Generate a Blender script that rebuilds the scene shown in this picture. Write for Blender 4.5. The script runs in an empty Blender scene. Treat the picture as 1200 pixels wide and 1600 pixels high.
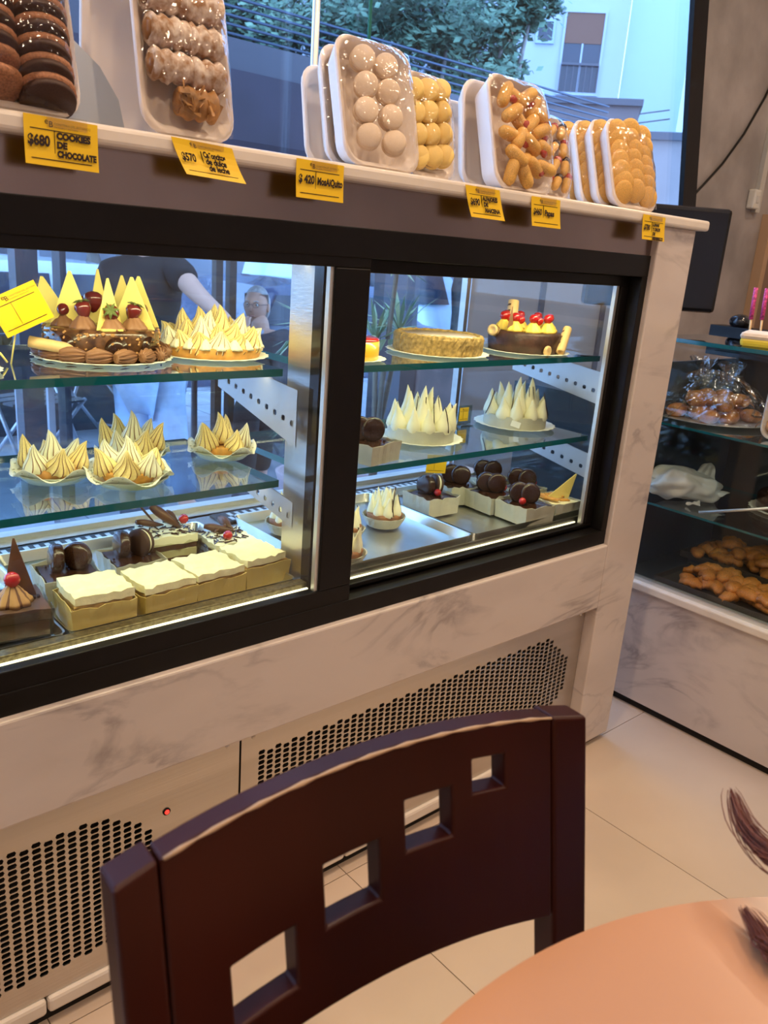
import bpy, bmesh, math, random
from math import sin, cos, pi, radians as R
from mathutils import Vector, Matrix
random.seed(7)
SC = bpy.context.scene
COL = SC.collection

# ---------------------------------------------------------------- camera
cam_d = bpy.data.cameras.new('camera'); cam = bpy.data.objects.new('camera', cam_d); COL.objects.link(cam)
rx, ux, fx = (0.75403169, -0.65263367, 0.07419904), (0.14492922, 0.27548959, 0.95031627), (0.64064946, 0.70581497, -0.30231357)
cam.matrix_world = Matrix(((rx[0], ux[0], -fx[0], 0.0), (rx[1], ux[1], -fx[1], -1.0157), (rx[2], ux[2], -fx[2], 1.1918), (0, 0, 0, 1)))
cam_d.sensor_width = 36; cam_d.sensor_fit = 'AUTO'; cam_d.lens = 1291.63 / 1600 * 36
cam_d.clip_start = 0.02; cam_d.clip_end = 300
cam_d.dof.use_dof = True; cam_d.dof.focus_distance = 1.45; cam_d.dof.aperture_fstop = 11
SC.camera = cam
# ---------------------------------------------------------------- sky and exposure
W = bpy.data.worlds.new('sky'); SC.world = W; W.use_nodes = True
bg = W.node_tree.nodes['Background']; bg.inputs[0].default_value = (0.34, 0.58, 1.0, 1); bg.inputs[1].default_value = 6.2
SC.view_settings.view_transform = 'Standard'; SC.view_settings.look = 'None'
SC.view_settings.exposure = 0.0; SC.view_settings.gamma = 1.0; SC.view_settings.use_curve_mapping = False
LAMP_W = 11.0       # one ceiling downlight
LED_W = 0.62         # display light strips (factor)

# ---------------------------------------------------------------- helpers
def tag(o, label=None, cat=None, group=None, kind=None):
    if label: o['label'] = label
    if cat: o['category'] = cat
    if group: o['group'] = group
    if kind: o['kind'] = kind
    return o
def empty(name, loc=(0, 0, 0), label=None, cat=None, group=None, rz=0, kind=None, parent=None):
    o = bpy.data.objects.new(name, None); COL.objects.link(o); o.empty_display_size = 0.05
    o.location = loc; o.rotation_euler = (0, 0, rz)
    if parent: o.parent = parent
    return tag(o, label, cat, group, kind)
def children(o): return [c for c in COL.objects if c.parent == o]
def copy_tree(o, parent=None):
    c = o.copy(); COL.objects.link(c)
    if parent: c.parent = parent
    for ch in list(o.children): copy_tree(ch, c)
    return c
def T(x, y, z): return Matrix.Translation((x, y, z))
def RX(a): return Matrix.Rotation(a, 4, 'X')
def RY(a): return Matrix.Rotation(a, 4, 'Y')
def RZ(a): return Matrix.Rotation(a, 4, 'Z')
def SCL(x, y, z): return Matrix.Diagonal((x, y, z, 1))
class MB:
    def __init__(s): s.v = []; s.f = []; s.m = []; s.sm = []
    def add(s, vs, fs, mi=0, smooth=False, M=None):
        b = len(s.v)
        for v in vs:
            v = Vector(v); s.v.append(M @ v if M else v)
        for k, f in enumerate(fs):
            s.f.append([b + i for i in f]); s.m.append(mi[k] if isinstance(mi, (list, tuple)) else mi); s.sm.append(smooth)
        return s
    def box(s, x0, x1, y0, y1, z0, z1, mi=0, M=None):
        v = [(x, y, z) for z in (z0, z1) for x, y in ((x0, y0), (x1, y0), (x1, y1), (x0, y1))]
        return s.add(v, [(3, 2, 1, 0), (4, 5, 6, 7), (0, 1, 5, 4), (1, 2, 6, 5), (2, 3, 7, 6), (3, 0, 4, 7)], mi, False, M)
    def bar(s, a, b, w, t, mi=0):
        a, b = Vector(a), Vector(b); d = b - a; q = d.to_track_quat('Z', 'Y').to_matrix().to_4x4()
        return s.box(-w / 2, w / 2, -t / 2, t / 2, 0, d.length, mi, T(*a) @ q)
    def prism(s, poly, h0, h1, mi=0, M=None, smooth=False):
        n = len(poly)
        v = [(x, y, h0) for x, y in poly] + [(x, y, h1) for x, y in poly]
        f = [tuple(range(n))[::-1], tuple(range(n, 2 * n))] + [(i, (i + 1) % n, n + (i + 1) % n, n + i) for i in range(n)]
        return s.add(v, f, mi, smooth, M)
    def rings(s, rs, mi=0, smooth=True, M=None, caps=(True, True)):
        n = len(rs[0]); v = [p for r in rs for p in r]; f = []; mm = []
        for k in range(len(rs) - 1):
            for i in range(n):
                j = (i + 1) % n; f.append((k * n + i, k * n + j, (k + 1) * n + j, (k + 1) * n + i))
                mm.append(mi(k, i) if callable(mi) else mi)
        c = mi(0, 1) if callable(mi) else mi
        if caps[0]: f.append(tuple(range(n))[::-1]); mm.append(c)
        if caps[1]: f.append(tuple((len(rs) - 1) * n + i for i in range(n))); mm.append(c)
        return s.add(v, f, mm, smooth, M)
    def lathe(s, prof, n=24, mi=0, M=None, smooth=True, mod=None):
        rs = []
        for k, (r, z) in enumerate(prof):
            rs.append([((r * (mod(2 * pi * i / n, k) if mod else 1)) * cos(2 * pi * i / n), (r * (mod(2 * pi * i / n, k) if mod else 1)) * sin(2 * pi * i / n), z) for i in range(n)])
        return s.rings(rs, mi, smooth, M)
    def tube(s, pts, r, n=8, mi=0, M=None, rr=None):
        pts = [Vector(p) for p in pts]; rs = []
        up = Vector((0, 0, 1))
        for k, p in enumerate(pts):
            d = (pts[min(k + 1, len(pts) - 1)] - pts[max(k - 1, 0)]).normalized()
            a = d.cross(up)
            if a.length < 1e-3: a = d.cross(Vector((1, 0, 0)))
            a.normalize(); b = a.cross(d).normalized(); q = rr[k] if rr else r
            rs.append([p + a * (q * cos(2 * pi * i / n)) - b * (q * sin(2 * pi * i / n)) for i in range(n)])
        return s.rings(rs, mi, True, M)
    def ball(s, c, r, n=12, m=8, mi=0, M=None, sc=(1, 1, 1), wob=0, rnd=None):
        rnd = rnd or random
        prof = [(max(1e-4, sin(pi * k / m)), -cos(pi * k / m)) for k in range(m + 1)]
        rs = []
        for a, z in prof:
            ring = []
            for i in range(n):
                q = 1 + (rnd.uniform(-wob, wob) if wob else 0)
                ring.append((c[0] + r * sc[0] * a * cos(2 * pi * i / n) * q, c[1] + r * sc[1] * a * sin(2 * pi * i / n) * q, c[2] + r * sc[2] * z * (q if 0 < a else 1)))
            rs.append(ring)
        return s.rings(rs, mi, True, M)
    def mesh(s, name, mats):
        me = bpy.data.meshes.new(name); me.from_pydata([tuple(v) for v in s.v], [], s.f); me.update()
        for m in (mats if isinstance(mats, (list, tuple)) else [mats]): me.materials.append(m)
        me.polygons.foreach_set('material_index', s.m); me.polygons.foreach_set('use_smooth', s.sm); me.update()
        return me
    def build(s, name, mats, parent=None, bevel=0, seg=2, loc=None, label=None, cat=None, group=None, kind=None):
        return obj(name, s.mesh(name, mats), parent, bevel, seg, loc, label, cat, group, kind)
def obj(name, me, parent=None, bevel=0, seg=2, loc=None, label=None, cat=None, group=None, kind=None, M=None):
    o = bpy.data.objects.new(name, me); COL.objects.link(o)
    if parent: o.parent = parent
    if loc is not None: o.location = loc
    if M is not None: o.matrix_basis = M
    if bevel:
        b = o.modifiers.new('bevel', 'BEVEL'); b.width = bevel; b.segments = seg; b.limit_method = 'ANGLE'; b.angle_limit = R(40)
    return tag(o, label, cat, group, kind)
def struct(name, mb, m, bevel=0, parent=None):
    return mb.build(name, m, parent, bevel=bevel, kind='structure')

# ---------------------------------------------------------------- materials
MC = {}
def mat(name, col, rough=0.5, metal=0, var=0, scale=20, bump=0, bscale=None, col2=None, emit=None, estr=0, trans=0, ior=1.45, coat=0, sss=0, stretch=(1, 1, 1), detail=4, alpha=1):
    if name in MC: return MC[name]
    m = bpy.data.materials.new(name); m.use_nodes = True; nt = m.node_tree; N = nt.nodes; L = nt.links
    b = N['Principled BSDF']; b.inputs['Base Color'].default_value = (*col, 1); b.inputs['Roughness'].default_value = rough
    b.inputs['Metallic'].default_value = metal; b.inputs['IOR'].default_value = ior; b.inputs['Transmission Weight'].default_value = trans
    b.inputs['Coat Weight'].default_value = coat; b.inputs['Alpha'].default_value = alpha
    if sss: b.inputs['Subsurface Weight'].default_value = sss; b.inputs['Subsurface Radius'].default_value = (0.01, 0.008, 0.005)
    if emit: b.inputs['Emission Color'].default_value = (*emit, 1); b.inputs['Emission Strength'].default_value = estr
    if var or bump or col2:
        tc = N.new('ShaderNodeTexCoord'); mp = N.new('ShaderNodeMapping'); mp.inputs['Scale'].default_value = stretch
        L.new(tc.outputs['Object'], mp.inputs[0])
        no = N.new('ShaderNodeTexNoise'); no.inputs['Scale'].default_value = scale; no.inputs['Detail'].default_value = detail; L.new(mp.outputs[0], no.inputs['Vector'])
        if var or col2:
            rp = N.new('ShaderNodeValToRGB'); c2 = col2 or tuple(min(1, c * (1 + var)) for c in col); c1 = col if col2 else tuple(c * (1 - var) for c in col)
            rp.color_ramp.elements[0].position = 0.35; rp.color_ramp.elements[1].position = 0.65
            rp.color_ramp.elements[0].color = (*c1, 1); rp.color_ramp.elements[1].color = (*c2, 1)
            L.new(no.outputs['Fac'], rp.inputs[0]); L.new(rp.outputs[0], b.inputs['Base Color'])
        if bump:
            n2 = N.new('ShaderNodeTexNoise'); n2.inputs['Scale'].default_value = bscale or scale; n2.inputs['Detail'].default_value = 3; L.new(mp.outputs[0], n2.inputs['Vector'])
            bp = N.new('ShaderNodeBump'); bp.inputs['Strength'].default_value = bump; bp.inputs['Distance'].default_value = 0.002
            L.new(n2.outputs['Fac'], bp.inputs['Height']); L.new(bp.outputs[0], b.inputs['Normal'])
    MC[name] = m; return m
def glassmat(name, tint, ior=1.45, rough=0.0, gl=(1, 1, 1), boost=1.0, bump=0):
    if name in MC: return MC[name]
    m = bpy.data.materials.new(name); m.use_nodes = True; nt = m.node_tree; N = nt.nodes; L = nt.links
    N.remove(N['Principled BSDF']); out = N['Material Output']
    t = N.new('ShaderNodeBsdfTransparent'); t.inputs[0].default_value = (*tint, 1)
    g = N.new('ShaderNodeBsdfGlossy'); g.inputs[0].default_value = (*gl, 1); g.inputs['Roughness'].default_value = rough
    fr = N.new('ShaderNodeFresnel'); ge = N.new('ShaderNodeNewGeometry'); mi = N.new('ShaderNodeMath'); mi.operation = 'MULTIPLY_ADD'
    mi.inputs[1].default_value = 1 / ior - ior; mi.inputs[2].default_value = ior; L.new(ge.outputs['Backfacing'], mi.inputs[0]); L.new(mi.outputs[0], fr.inputs[0])
    mu = N.new('ShaderNodeMath'); mu.operation = 'MULTIPLY'; mu.inputs[1].default_value = boost; mu.use_clamp = True
    mx = N.new('ShaderNodeMixShader'); L.new(fr.outputs[0], mu.inputs[0]); L.new(mu.outputs[0], mx.inputs[0]); L.new(t.outputs[0], mx.inputs[1]); L.new(g.outputs[0], mx.inputs[2])
    if bump:
        tc = N.new('ShaderNodeTexCoord'); no = N.new('ShaderNodeTexNoise'); no.inputs['Scale'].default_value = 45; L.new(tc.outputs['Object'], no.inputs['Vector'])
        bp = N.new('ShaderNodeBump'); bp.inputs['Strength'].default_value = bump; bp.inputs['Distance'].default_value = 0.01; L.new(no.outputs['Fac'], bp.inputs['Height'])
        L.new(bp.outputs[0], g.inputs['Normal']); L.new(bp.outputs[0], fr.inputs['Normal'])
    L.new(mx.outputs[0], out.inputs['Surface']); MC[name] = m; return m
def marble(name, base, vein, scale=2.2, rough=0.22):
    if name in MC: return MC[name]
    m = mat(name, base, rough); nt = m.node_tree; N = nt.nodes; L = nt.links; b = N['Principled BSDF']
    tc = N.new('ShaderNodeTexCoord'); mp = N.new('ShaderNodeMapping'); mp.inputs['Rotation'].default_value = (0.3, 0.5, 0.6); mp.inputs['Scale'].default_value = (1, 1.2, 2.4)
    L.new(tc.outputs['Object'], mp.inputs[0])
    n1 = N.new('ShaderNodeTexNoise'); n1.inputs['Scale'].default_value = scale; n1.inputs['Detail'].default_value = 8; n1.inputs['Distortion'].default_value = 1.4; L.new(mp.outputs[0], n1.inputs['Vector'])
    r1 = N.new('ShaderNodeValToRGB'); e = r1.color_ramp.elements; e[0].position = 0.455; e[0].color = (0, 0, 0, 1); e[1].position = 0.5; e[1].color = (1, 1, 1, 1)
    x = r1.color_ramp.elements.new(0.535); x.color = (0, 0, 0, 1); L.new(n1.outputs['Fac'], r1.inputs[0])
    n2 = N.new('ShaderNodeTexNoise'); n2.inputs['Scale'].default_value = scale * 1.7; n2.inputs['Detail'].default_value = 6; L.new(mp.outputs[0], n2.inputs['Vector'])
    r2 = N.new('ShaderNodeValToRGB'); r2.color_ramp.elements[0].position = 0.4; r2.color_ramp.elements[1].position = 0.75; L.new(n2.outputs['Fac'], r2.inputs[0])
    mu = N.new('ShaderNodeMath'); mu.operation = 'MULTIPLY'; L.new(r1.outputs[0], mu.inputs[0]); L.new(r2.outputs[0], mu.inputs[1])
    ad = N.new('ShaderNodeMath'); ad.operation = 'MULTIPLY_ADD'; ad.inputs[1].default_value = 0.25; L.new(r2.outputs[0], ad.inputs[0]); L.new(mu.outputs[0], ad.inputs[2]); ad.use_clamp = True
    mx = N.new('ShaderNodeMix'); mx.data_type = 'RGBA'; mx.inputs[6].default_value = (*base, 1); mx.inputs[7].default_value = (*vein, 1)
    L.new(ad.outputs[0], mx.inputs[0]); L.new(mx.outputs[2], b.inputs['Base Color']); return m

M_floor = mat('floor_tile', (0.60, 0.47, 0.37), 0.22, var=0.05, scale=3)
M_grout = mat('grout', (0.16, 0.12, 0.09), 0.9)
M_marble = marble('carrara_marble', (0.64, 0.55, 0.50), (0.33, 0.28, 0.265))
M_slab = mat('slab_marble', (0.74, 0.66, 0.58), 0.25, var=0.05, scale=14)
M_black = mat('black_aluminium', (0.0045, 0.0035, 0.0035), 0.4, var=0.2, scale=30)
M_black.node_tree.nodes['Principled BSDF'].inputs['Specular IOR Level'].default_value = 0.3
M_blackg = mat('black_gloss', (0.012, 0.012, 0.014), 0.12)
M_steel = mat('brushed_steel', (0.60, 0.56, 0.52), 0.33, 1, var=0.06, scale=6, bump=0.15, bscale=60, stretch=(0.05, 1, 4))
M_steel2 = mat('fascia_steel', (0.33, 0.27, 0.26), 0.22, 1, var=0.08, scale=5)
M_alu = mat('pale_aluminium', (0.72, 0.72, 0.68), 0.38, 0.8)
M_tray = mat('tray_metal', (0.62, 0.62, 0.60), 0.28, 1, var=0.12, scale=9)
M_dark = mat('dark_void', (0.01, 0.008, 0.007), 0.8)
M_edge = mat('glass_edge', (0.006, 0.12, 0.145), 0.12, coat=0.6)
M_glass = glassmat('pane_glass', (0.97, 0.985, 0.98), 1.35)
M_shelf = glassmat('shelf_glass', (0.84, 0.93, 0.95), 1.5, gl=(0.9, 0.95, 1), boost=1.7)
M_window = glassmat('window_glass', (0.93, 0.96, 1.0), 1.4)
M_led = mat('led_strip', (1, 1, 0.8), 0.5, emit=(1.0, 0.93, 0.60), estr=1.6)
M_wood = mat('espresso_wood', (0.034, 0.0055, 0.0026), 0.36, var=0.25, scale=6, stretch=(1, 1, 0.3))
M_wood.node_tree.nodes['Principled BSDF'].inputs['Specular IOR Level'].default_value = 0.25
M_woodedge = mat('worn_edge', (0.42, 0.28, 0.17), 0.5)
M_table = mat('peach_laminate', (0.52, 0.265, 0.14), 0.24, var=0.03, scale=8)
M_concrete = mat('grey_concrete', (0.275, 0.245, 0.235), 0.35, var=0.22, scale=4.5, bump=0.2, bscale=30, detail=8)
M_wall = mat('warm_plaster', (0.62, 0.52, 0.42), 0.8, var=0.04, scale=3)
M_ceil = mat('white_ceiling', (0.8, 0.76, 0.7), 0.9)
M_paper = mat('wax_paper', (0.50, 0.48, 0.38), 0.5, var=0.08, scale=25, bump=0.6, bscale=60)
M_doily = mat('doily_paper', (0.88, 0.86, 0.74), 0.7, bump=0.5, bscale=180)
M_yellow = mat('yellow_card', (0.86, 0.54, 0.012), 0.45)
M_ink = mat('black_ink', (0.02, 0.008, 0.008), 0.6)
M_inkg = mat('grey_print', (0.30, 0.2, 0.03), 0.6)
M_foam = mat('foam_tray', (0.80, 0.70, 0.62), 0.35, sss=0.1)
M_film = glassmat('cling_film', (0.96, 0.95, 0.94), 1.32, rough=0.07, boost=1.6, bump=0.6)
M_choc = mat('chocolate_glaze', (0.035, 0.013, 0.007), 0.22, var=0.2, scale=40, coat=0.3)
M_choc2 = mat('milk_chocolate', (0.10, 0.04, 0.02), 0.35, var=0.2, scale=40)
M_cocoa = mat('cocoa_cream', (0.26, 0.12, 0.06), 0.5, var=0.12, scale=60)
M_cookie = mat('choc_cookie', (0.34, 0.145, 0.07), 0.62, var=0.3, scale=25, bump=0.3, bscale=90)
M_cookied = mat('choc_cookie_dark', (0.05, 0.02, 0.012), 0.6, var=0.2, scale=40)
M_mer = mat('meringue_white', (0.86, 0.82, 0.60), 0.5, sss=0.05)
M_mert = mat('meringue_gold', (0.86, 0.68, 0.28), 0.5, sss=0.05, var=0.10, scale=30)
M_toast = mat('toasted_ridge', (0.20, 0.07, 0.012), 0.6)
M_pastry = mat('tart_pastry', (0.62, 0.30, 0.06), 0.6, var=0.25, scale=50, bump=0.4, bscale=80)
M_cream = mat('vanilla_cream', (0.88, 0.83, 0.52), 0.55, var=0.05, scale=60, bump=0.8, bscale=120)
M_creamy = mat('yellow_buttercream', (0.88, 0.62, 0.12), 0.5, var=0.08, scale=50)
M_sponge = mat('sponge', (0.72, 0.45, 0.10), 0.7, var=0.2, scale=60, bump=0.6, bscale=100)
M_cherry = mat('red_cherry', (0.42, 0.008, 0.008), 0.12, coat=0.6)
M_berry = mat('strawberry', (0.13, 0.012, 0.010), 0.2, var=0.4, scale=90, coat=0.6)
M_leaf = mat('strawberry_leaf', (0.10, 0.13, 0.03), 0.6)
M_wchoc = mat('white_chocolate', (0.90, 0.74, 0.22), 0.4, var=0.05, scale=20)
M_wafer = mat('wafer', (0.75, 0.50, 0.24), 0.5, var=0.1, scale=40)
M_crumb = mat('crumb_crust', (0.34, 0.22, 0.075), 0.8, var=0.35, scale=130, bump=1.0, bscale=160)
M_icing = mat('sugar_icing', (0.70, 0.56, 0.46), 0.3, var=0.1, scale=20, coat=0.4)
M_mango = mat('mango_mousse', (0.85, 0.45, 0.02), 0.3, coat=0.5)
M_jelly = mat('red_jelly', (0.55, 0.03, 0.03), 0.1, coat=0.8)
M_orange = mat('orange_shell', (0.9, 0.40, 0.06), 0.4)
M_alf = mat('pale_alfajor', (0.78, 0.62, 0.46), 0.5, var=0.06, scale=40)
M_alfy = mat('yellow_alfajor', (0.85, 0.60, 0.18), 0.5, var=0.1, scale=40)
M_dulce = mat('caramel', (0.30, 0.13, 0.03), 0.3, coat=0.4)
M_gold = mat('golden_cookie', (0.74, 0.42, 0.10), 0.5, var=0.18, scale=30, bump=0.3)
M_jam = mat('red_jam', (0.42, 0.04, 0.015), 0.12, coat=0.7)
M_sugar = mat('sugared_roll', (0.36, 0.19, 0.09), 0.9, col2=(.82, .72, .63), scale=85, bump=1.0, bscale=60)
M_flaky = mat('flaky_pastry', (0.52, 0.26, 0.08), 0.5, var=0.45, scale=30, bump=0.8, bscale=50, coat=0.2)
M_croi = mat('glazed_pastry', (0.60, 0.22, 0.035), 0.3, var=0.45, scale=25, bump=0.5, bscale=40, coat=0.5)
M_bag = mat('white_plastic', (0.62, 0.64, 0.62), 0.35, bump=0.3, bscale=15)
M_red = mat('red_indicator', (0.8, 0.02, 0.01), 0.3, emit=(1, 0.03, 0.02), estr=2.5)
M_side = mat('sidewalk_tile', (0.33, 0.36, 0.42), 0.5, var=0.12, scale=4)
M_road = mat('asphalt', (0.10, 0.11, 0.13), 0.8, var=0.2, scale=12)
M_purple = mat('awning_fabric', (0.026, 0.019, 0.033), 0.7, var=0.2, scale=3)
M_metalb = mat('grey_metal', (0.085, 0.085, 0.105), 0.5, 0.3)
M_chrome = mat('chair_tube', (0.45, 0.48, 0.55), 0.3, 0.7)
M_bldA = mat('pale_facade', (0.38, 0.42, 0.52), 0.8, var=0.05, scale=0.5)
M_bldB = mat('cyan_facade', (0.80, 0.95, 0.97), 0.8)
M_bldC = mat('grey_facade', (0.30, 0.33, 0.40), 0.8, var=0.1, scale=0.8)
M_blind = mat('brown_blind', (0.17, 0.075, 0.05), 0.7)
M_wdark = mat('window_dark', (0.035, 0.045, 0.07), 0.15)
M_wlite = mat('window_pale', (0.30, 0.38, 0.46), 0.2)
M_fol = mat('tree_leaf', (0.04, 0.10, 0.07), 0.7, col2=(0.14, 0.24, 0.16), scale=3)
M_bark = mat('bark', (0.20, 0.18, 0.17), 0.9, var=0.3, scale=8)
M_skin = mat('skin', (0.60, 0.34, 0.25), 0.5, sss=0.1)
M_shirt = mat('charcoal_cotton', (0.009, 0.009, 0.011), 0.8)
M_jeans = mat('light_denim', (0.36, 0.50, 0.70), 0.8, var=0.12, scale=14)
M_shoe = mat('dark_shoe', (0.05, 0.05, 0.07), 0.6)
M_jacket = mat('dark_jacket', (0.045, 0.04, 0.05), 0.7)
M_ghair = mat('grey_hair', (0.45, 0.46, 0.48), 0.7, var=0.2, scale=60)
M_bhair = mat('auburn_hair', (0.15, 0.040, 0.018), 0.4)

# ---------------------------------------------------------------- room shell
floor = empty('floor', (0, 0, -0.012), kind='structure')
struct('floor_bed', MB().box(-2.6, 3.6, -4.0, 0.88, -0.03, 0.0095), M_grout, parent=floor)
tm = MB().box(0.001, 0.577, 0.001, 0.577, 0.0, 0.012).mesh('tile', M_floor)
for i in range(-5, 5):
    for j in range(-7, 2):
        if 0.897 + 0.578 * i > 3.4 or 0.0 + 0.578 * j > 0.4: continue
        obj('tile', tm, floor, loc=(0.897 + 0.578 * i, 0.0 + 0.578 * j, 0.0))
struct('wall_left', MB().box(-2.75, -2.6, -4.0, 0.9, -0.03, 2.8), M_wall)
struct('wall_back', MB().box(-2.75, 4.6, -4.15, -4.0, -0.03, 2.8), M_wall)
struct('wall_side', MB().box(4.45, 4.6, -4.0, 0.9, -0.03, 2.8), M_wall)
struct('floor_service', MB().box(3.6, 4.45, -4.0, 0.88, -0.03, 0.0), M_floor)
ceil = struct('ceiling', MB().box(-2.75, 4.6, -4.15, 1.05, 2.8, 2.9), M_ceil)
# concrete wall right of the window; its edge rakes slightly like the frame in the photograph
wr = MB(); wr.prism([(3.295, -0.03), (4.6, -0.03), (4.6, 2.8), (2.965, 2.8), (3.295, 1.35)], 0, 0.03, 0, T(0, 0.915, 0) @ RX(pi / 2))
struct('wall_right', wr, M_concrete)
# window frame and glass
win = empty('window_1', (0, 0.9, 0), kind='structure')
f = MB(); f.add([(3.12 - .335, -.03, 2.8), (3.2 - .335, -.03, 2.8), (3.48 - .15, -.03, 1.3), (3.40 - .15, -.03, 1.3), (3.12 - .335, .05, 2.8), (3.2 - .335, .05, 2.8), (3.48 - .15, .05, 1.3), (3.40 - .15, .05, 1.3)], [(0, 1, 2, 3), (7, 6, 5, 4), (0, 4, 5, 1), (1, 5, 6, 2), (2, 6, 7, 3), (3, 7, 4, 0)])
f.v = []; f.f = []; f.m = []; f.sm = []
def slant(x0t, x1t, x0b, x1b, zt, zb, y0, y1):
    return [(x0b, y0, zb), (x1b, y0, zb), (x1b, y1, zb), (x0b, y1, zb), (x0t, y0, zt), (x1t, y0, zt), (x1t, y1, zt), (x0t, y1, zt)], [(3, 2, 1, 0), (4, 5, 6, 7), (0, 1, 5, 4), (1, 2, 6, 5), (2, 3, 7, 6), (3, 0, 4, 7)]
f.add(*slant(2.87, 2.97, 3.20, 3.30, 2.8, 1.35, -0.035, -0.015)); f.box(3.20, 3.30, -0.035, -0.015, 0, 1.35)
f.box(-2.6, 3.25, -0.03, 0.03, -0.03, 0.06); f.box(-2.6, 3.0, -0.03, 0.03, 2.7, 2.8); f.box(-2.6, -2.52, -0.03, 0.03, 0.06, 2.7)
f.build('window_frame', M_black, win, kind='structure')
g = MB(); g.add(*slant(-2.5, 2.96, -2.5, 3.29, 2.7, 1.35, -0.004, 0.004)); g.box(-2.5, 3.2, -0.004, 0.004, 0.06, 1.35)
g.build('window_pane', M_window, win, kind='structure')
MB().tube([(1.345, .84, 0.0), (1.33, .84, 2.8)], 0.010, 10).build('steel_pole', M_alu, bevel=0, label='thin pale metal pole rising behind the foam trays in front of the window', cat='pole')
MB().tube([(1.53, .86, 1.25), (1.50, .86, 2.8)], 0.005, 8).build('green_cord', mat('green_cord', (0.02, 0.16, 0.10), .5), label='thin green vertical cord hanging at the window above the pale round biscuit tray', cat='cord')
# things on the concrete wall
cp = [(3.2, .878, 1.36), (3.24, .878, 1.47), (3.34, .878, 1.545), (3.45, .878, 1.63), (3.58, .878, 1.76), (3.70, .878, 1.92), (3.78, .878, 2.07), (3.84, .878, 2.3), (3.86, .878, 2.8)]
MB().tube(cp, 0.005, 8).build('black_cable', M_black, label='loose black cable curving across the grey concrete wall', cat='cable')
cond = empty('wall_conduit', (3.80, .884, 1.5), 'white conduit running down the grey wall to a small white junction box', 'conduit')
c = MB(); c.box(-0.018, 0.022, -0.02, 0, -0.03, 1.3); c.build('conduit', M_alu, cond)
MB().box(-0.075, -0.02, -0.035, 0, -0.02, 0.06).build('junction_box', mat('white_plastic_box', (.6, .58, .54), .4), cond, bevel=.006)
MB().box(-0.058, -0.036, -0.038, -0.035, 0.005, 0.035).build('box_cover', mat('grey_plastic_box', (.5, .48, .46), .4), cond, bevel=.001)
db = empty('wooden_panel', (3.9, .884, 0), 'brown wooden wall panel with a pale edge right of the concrete wall', 'panel')
MB().box(0.04, 0.5, -0.03, 0, 0.0, 1.45).build('panel_board', mat('brown_board', (.20, .12, .08), .5, var=.15, scale=5), db)
MB().box(0.0, 0.04, -0.045, 0, 0.0, 1.47).build('panel_edge', mat('tan_board', (.42, .27, .16), .5), db)
# ceiling downlights
SPOTS = [(0.2, -0.45), (1.3, -0.55), (2.4, -0.7), (0.2, -1.9), (1.3, -1.9), (2.6, -2.0), (3.3, -.1), (-1.2, -.9)]
for i, (x, y) in enumerate(SPOTS):
    t = empty('ceiling_downlight', (x, y, 2.8), 'recessed warm ceiling downlight ' + ('over the dark wooden chair', 'over the right end of the pastry display', 'over the side counter', 'behind and left of the round table', 'behind the person at the table', 'in the far rear corner of the room', 'over the cash desk and concrete wall', 'over the far left of the room')[i], 'ceiling light', 'ceiling downlights')
    MB().lathe([(0.075, 0), (0.09, -0.004), (0.09, -0.012), (0.07, -0.012), (0.065, -0.003)], 24).build('trim_ring', M_alu, t)
    MB().lathe([(0.064, -0.002), (0.064, -0.006), (0.001, -0.008)], 20).build('diffuser', mat('lamp_glow', (1, .9, .7), .5, emit=(1, .78, .52), estr=25), t)
    ld = bpy.data.lights.new('downlight', 'AREA'); ld.shape = 'DISK'; ld.size = 0.12; ld.energy = LAMP_W; ld.color = (1.0, 0.74, 0.50)
    lo = bpy.data.objects.new('downlight_lamp', ld); COL.objects.link(lo); lo.parent = t; lo.location = (0, 0, -0.02)

# ---------------------------------------------------------------- main display counter
XL, XR = -0.5, 1.77
ct = empty('display_counter', (0.6, 0, 0), 'long white marble refrigerated pastry counter with black framed sliding glass', 'display counter')
def P(name, mb, m, bevel=0, label=None, kind=None, par=None):
    o = mb.build(name, m, par or ct, bevel=bevel, label=label, kind=kind)
    if par is None: o.location = (-0.6, 0, 0)
    return o
P('marble_pillar', MB().box(1.628, XR, -.012, 0.045, 0.018, 1.281), M_marble, .003, 'white marble end pillar')
P('marble_front', MB().box(XL, 1.628, -.012, 0.045, 0.409, 0.571), M_marble, .0035)
P('fascia', MB().box(XL, 1.628, 0.004, 0.03, 1.22, 1.281), M_steel2)
P('end_panel', MB().box(XL - .02, XL, 0, 0.6, 0.0, 1.281), M_marble)
P('rear_panel', MB().box(XL, 1.628, 0.57, 0.6, 0.02, 0.60), M_steel)
P('deck', MB().box(XL, 1.628, 0.04, 0.57, 0.595, 0.612), M_tray)
P('canopy', MB().box(XL, 1.628, 0.03, 0.6, 1.20, 1.279), M_black)
pl = P('plinth', MB().box(XL, 0.315, 0.012, 0.05, 0.026, 0.055), M_slab, .006)
P('plinth', MB().box(0.317, 0.9, 0.012, 0.05, 0.026, 0.055), M_slab, .006)
P('plinth', MB().box(0.902, 1.628, 0.012, 0.05, 0.026, 0.055), M_slab, .006)
P('toe_kick', MB().box(XL, 1.75, 0.03, 0.55, 0.0, 0.04), M_dark)
P('grille_backing', MB().box(XL, 1.628, 0.11, 0.12, 0.05, 0.42), M_dark)
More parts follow.
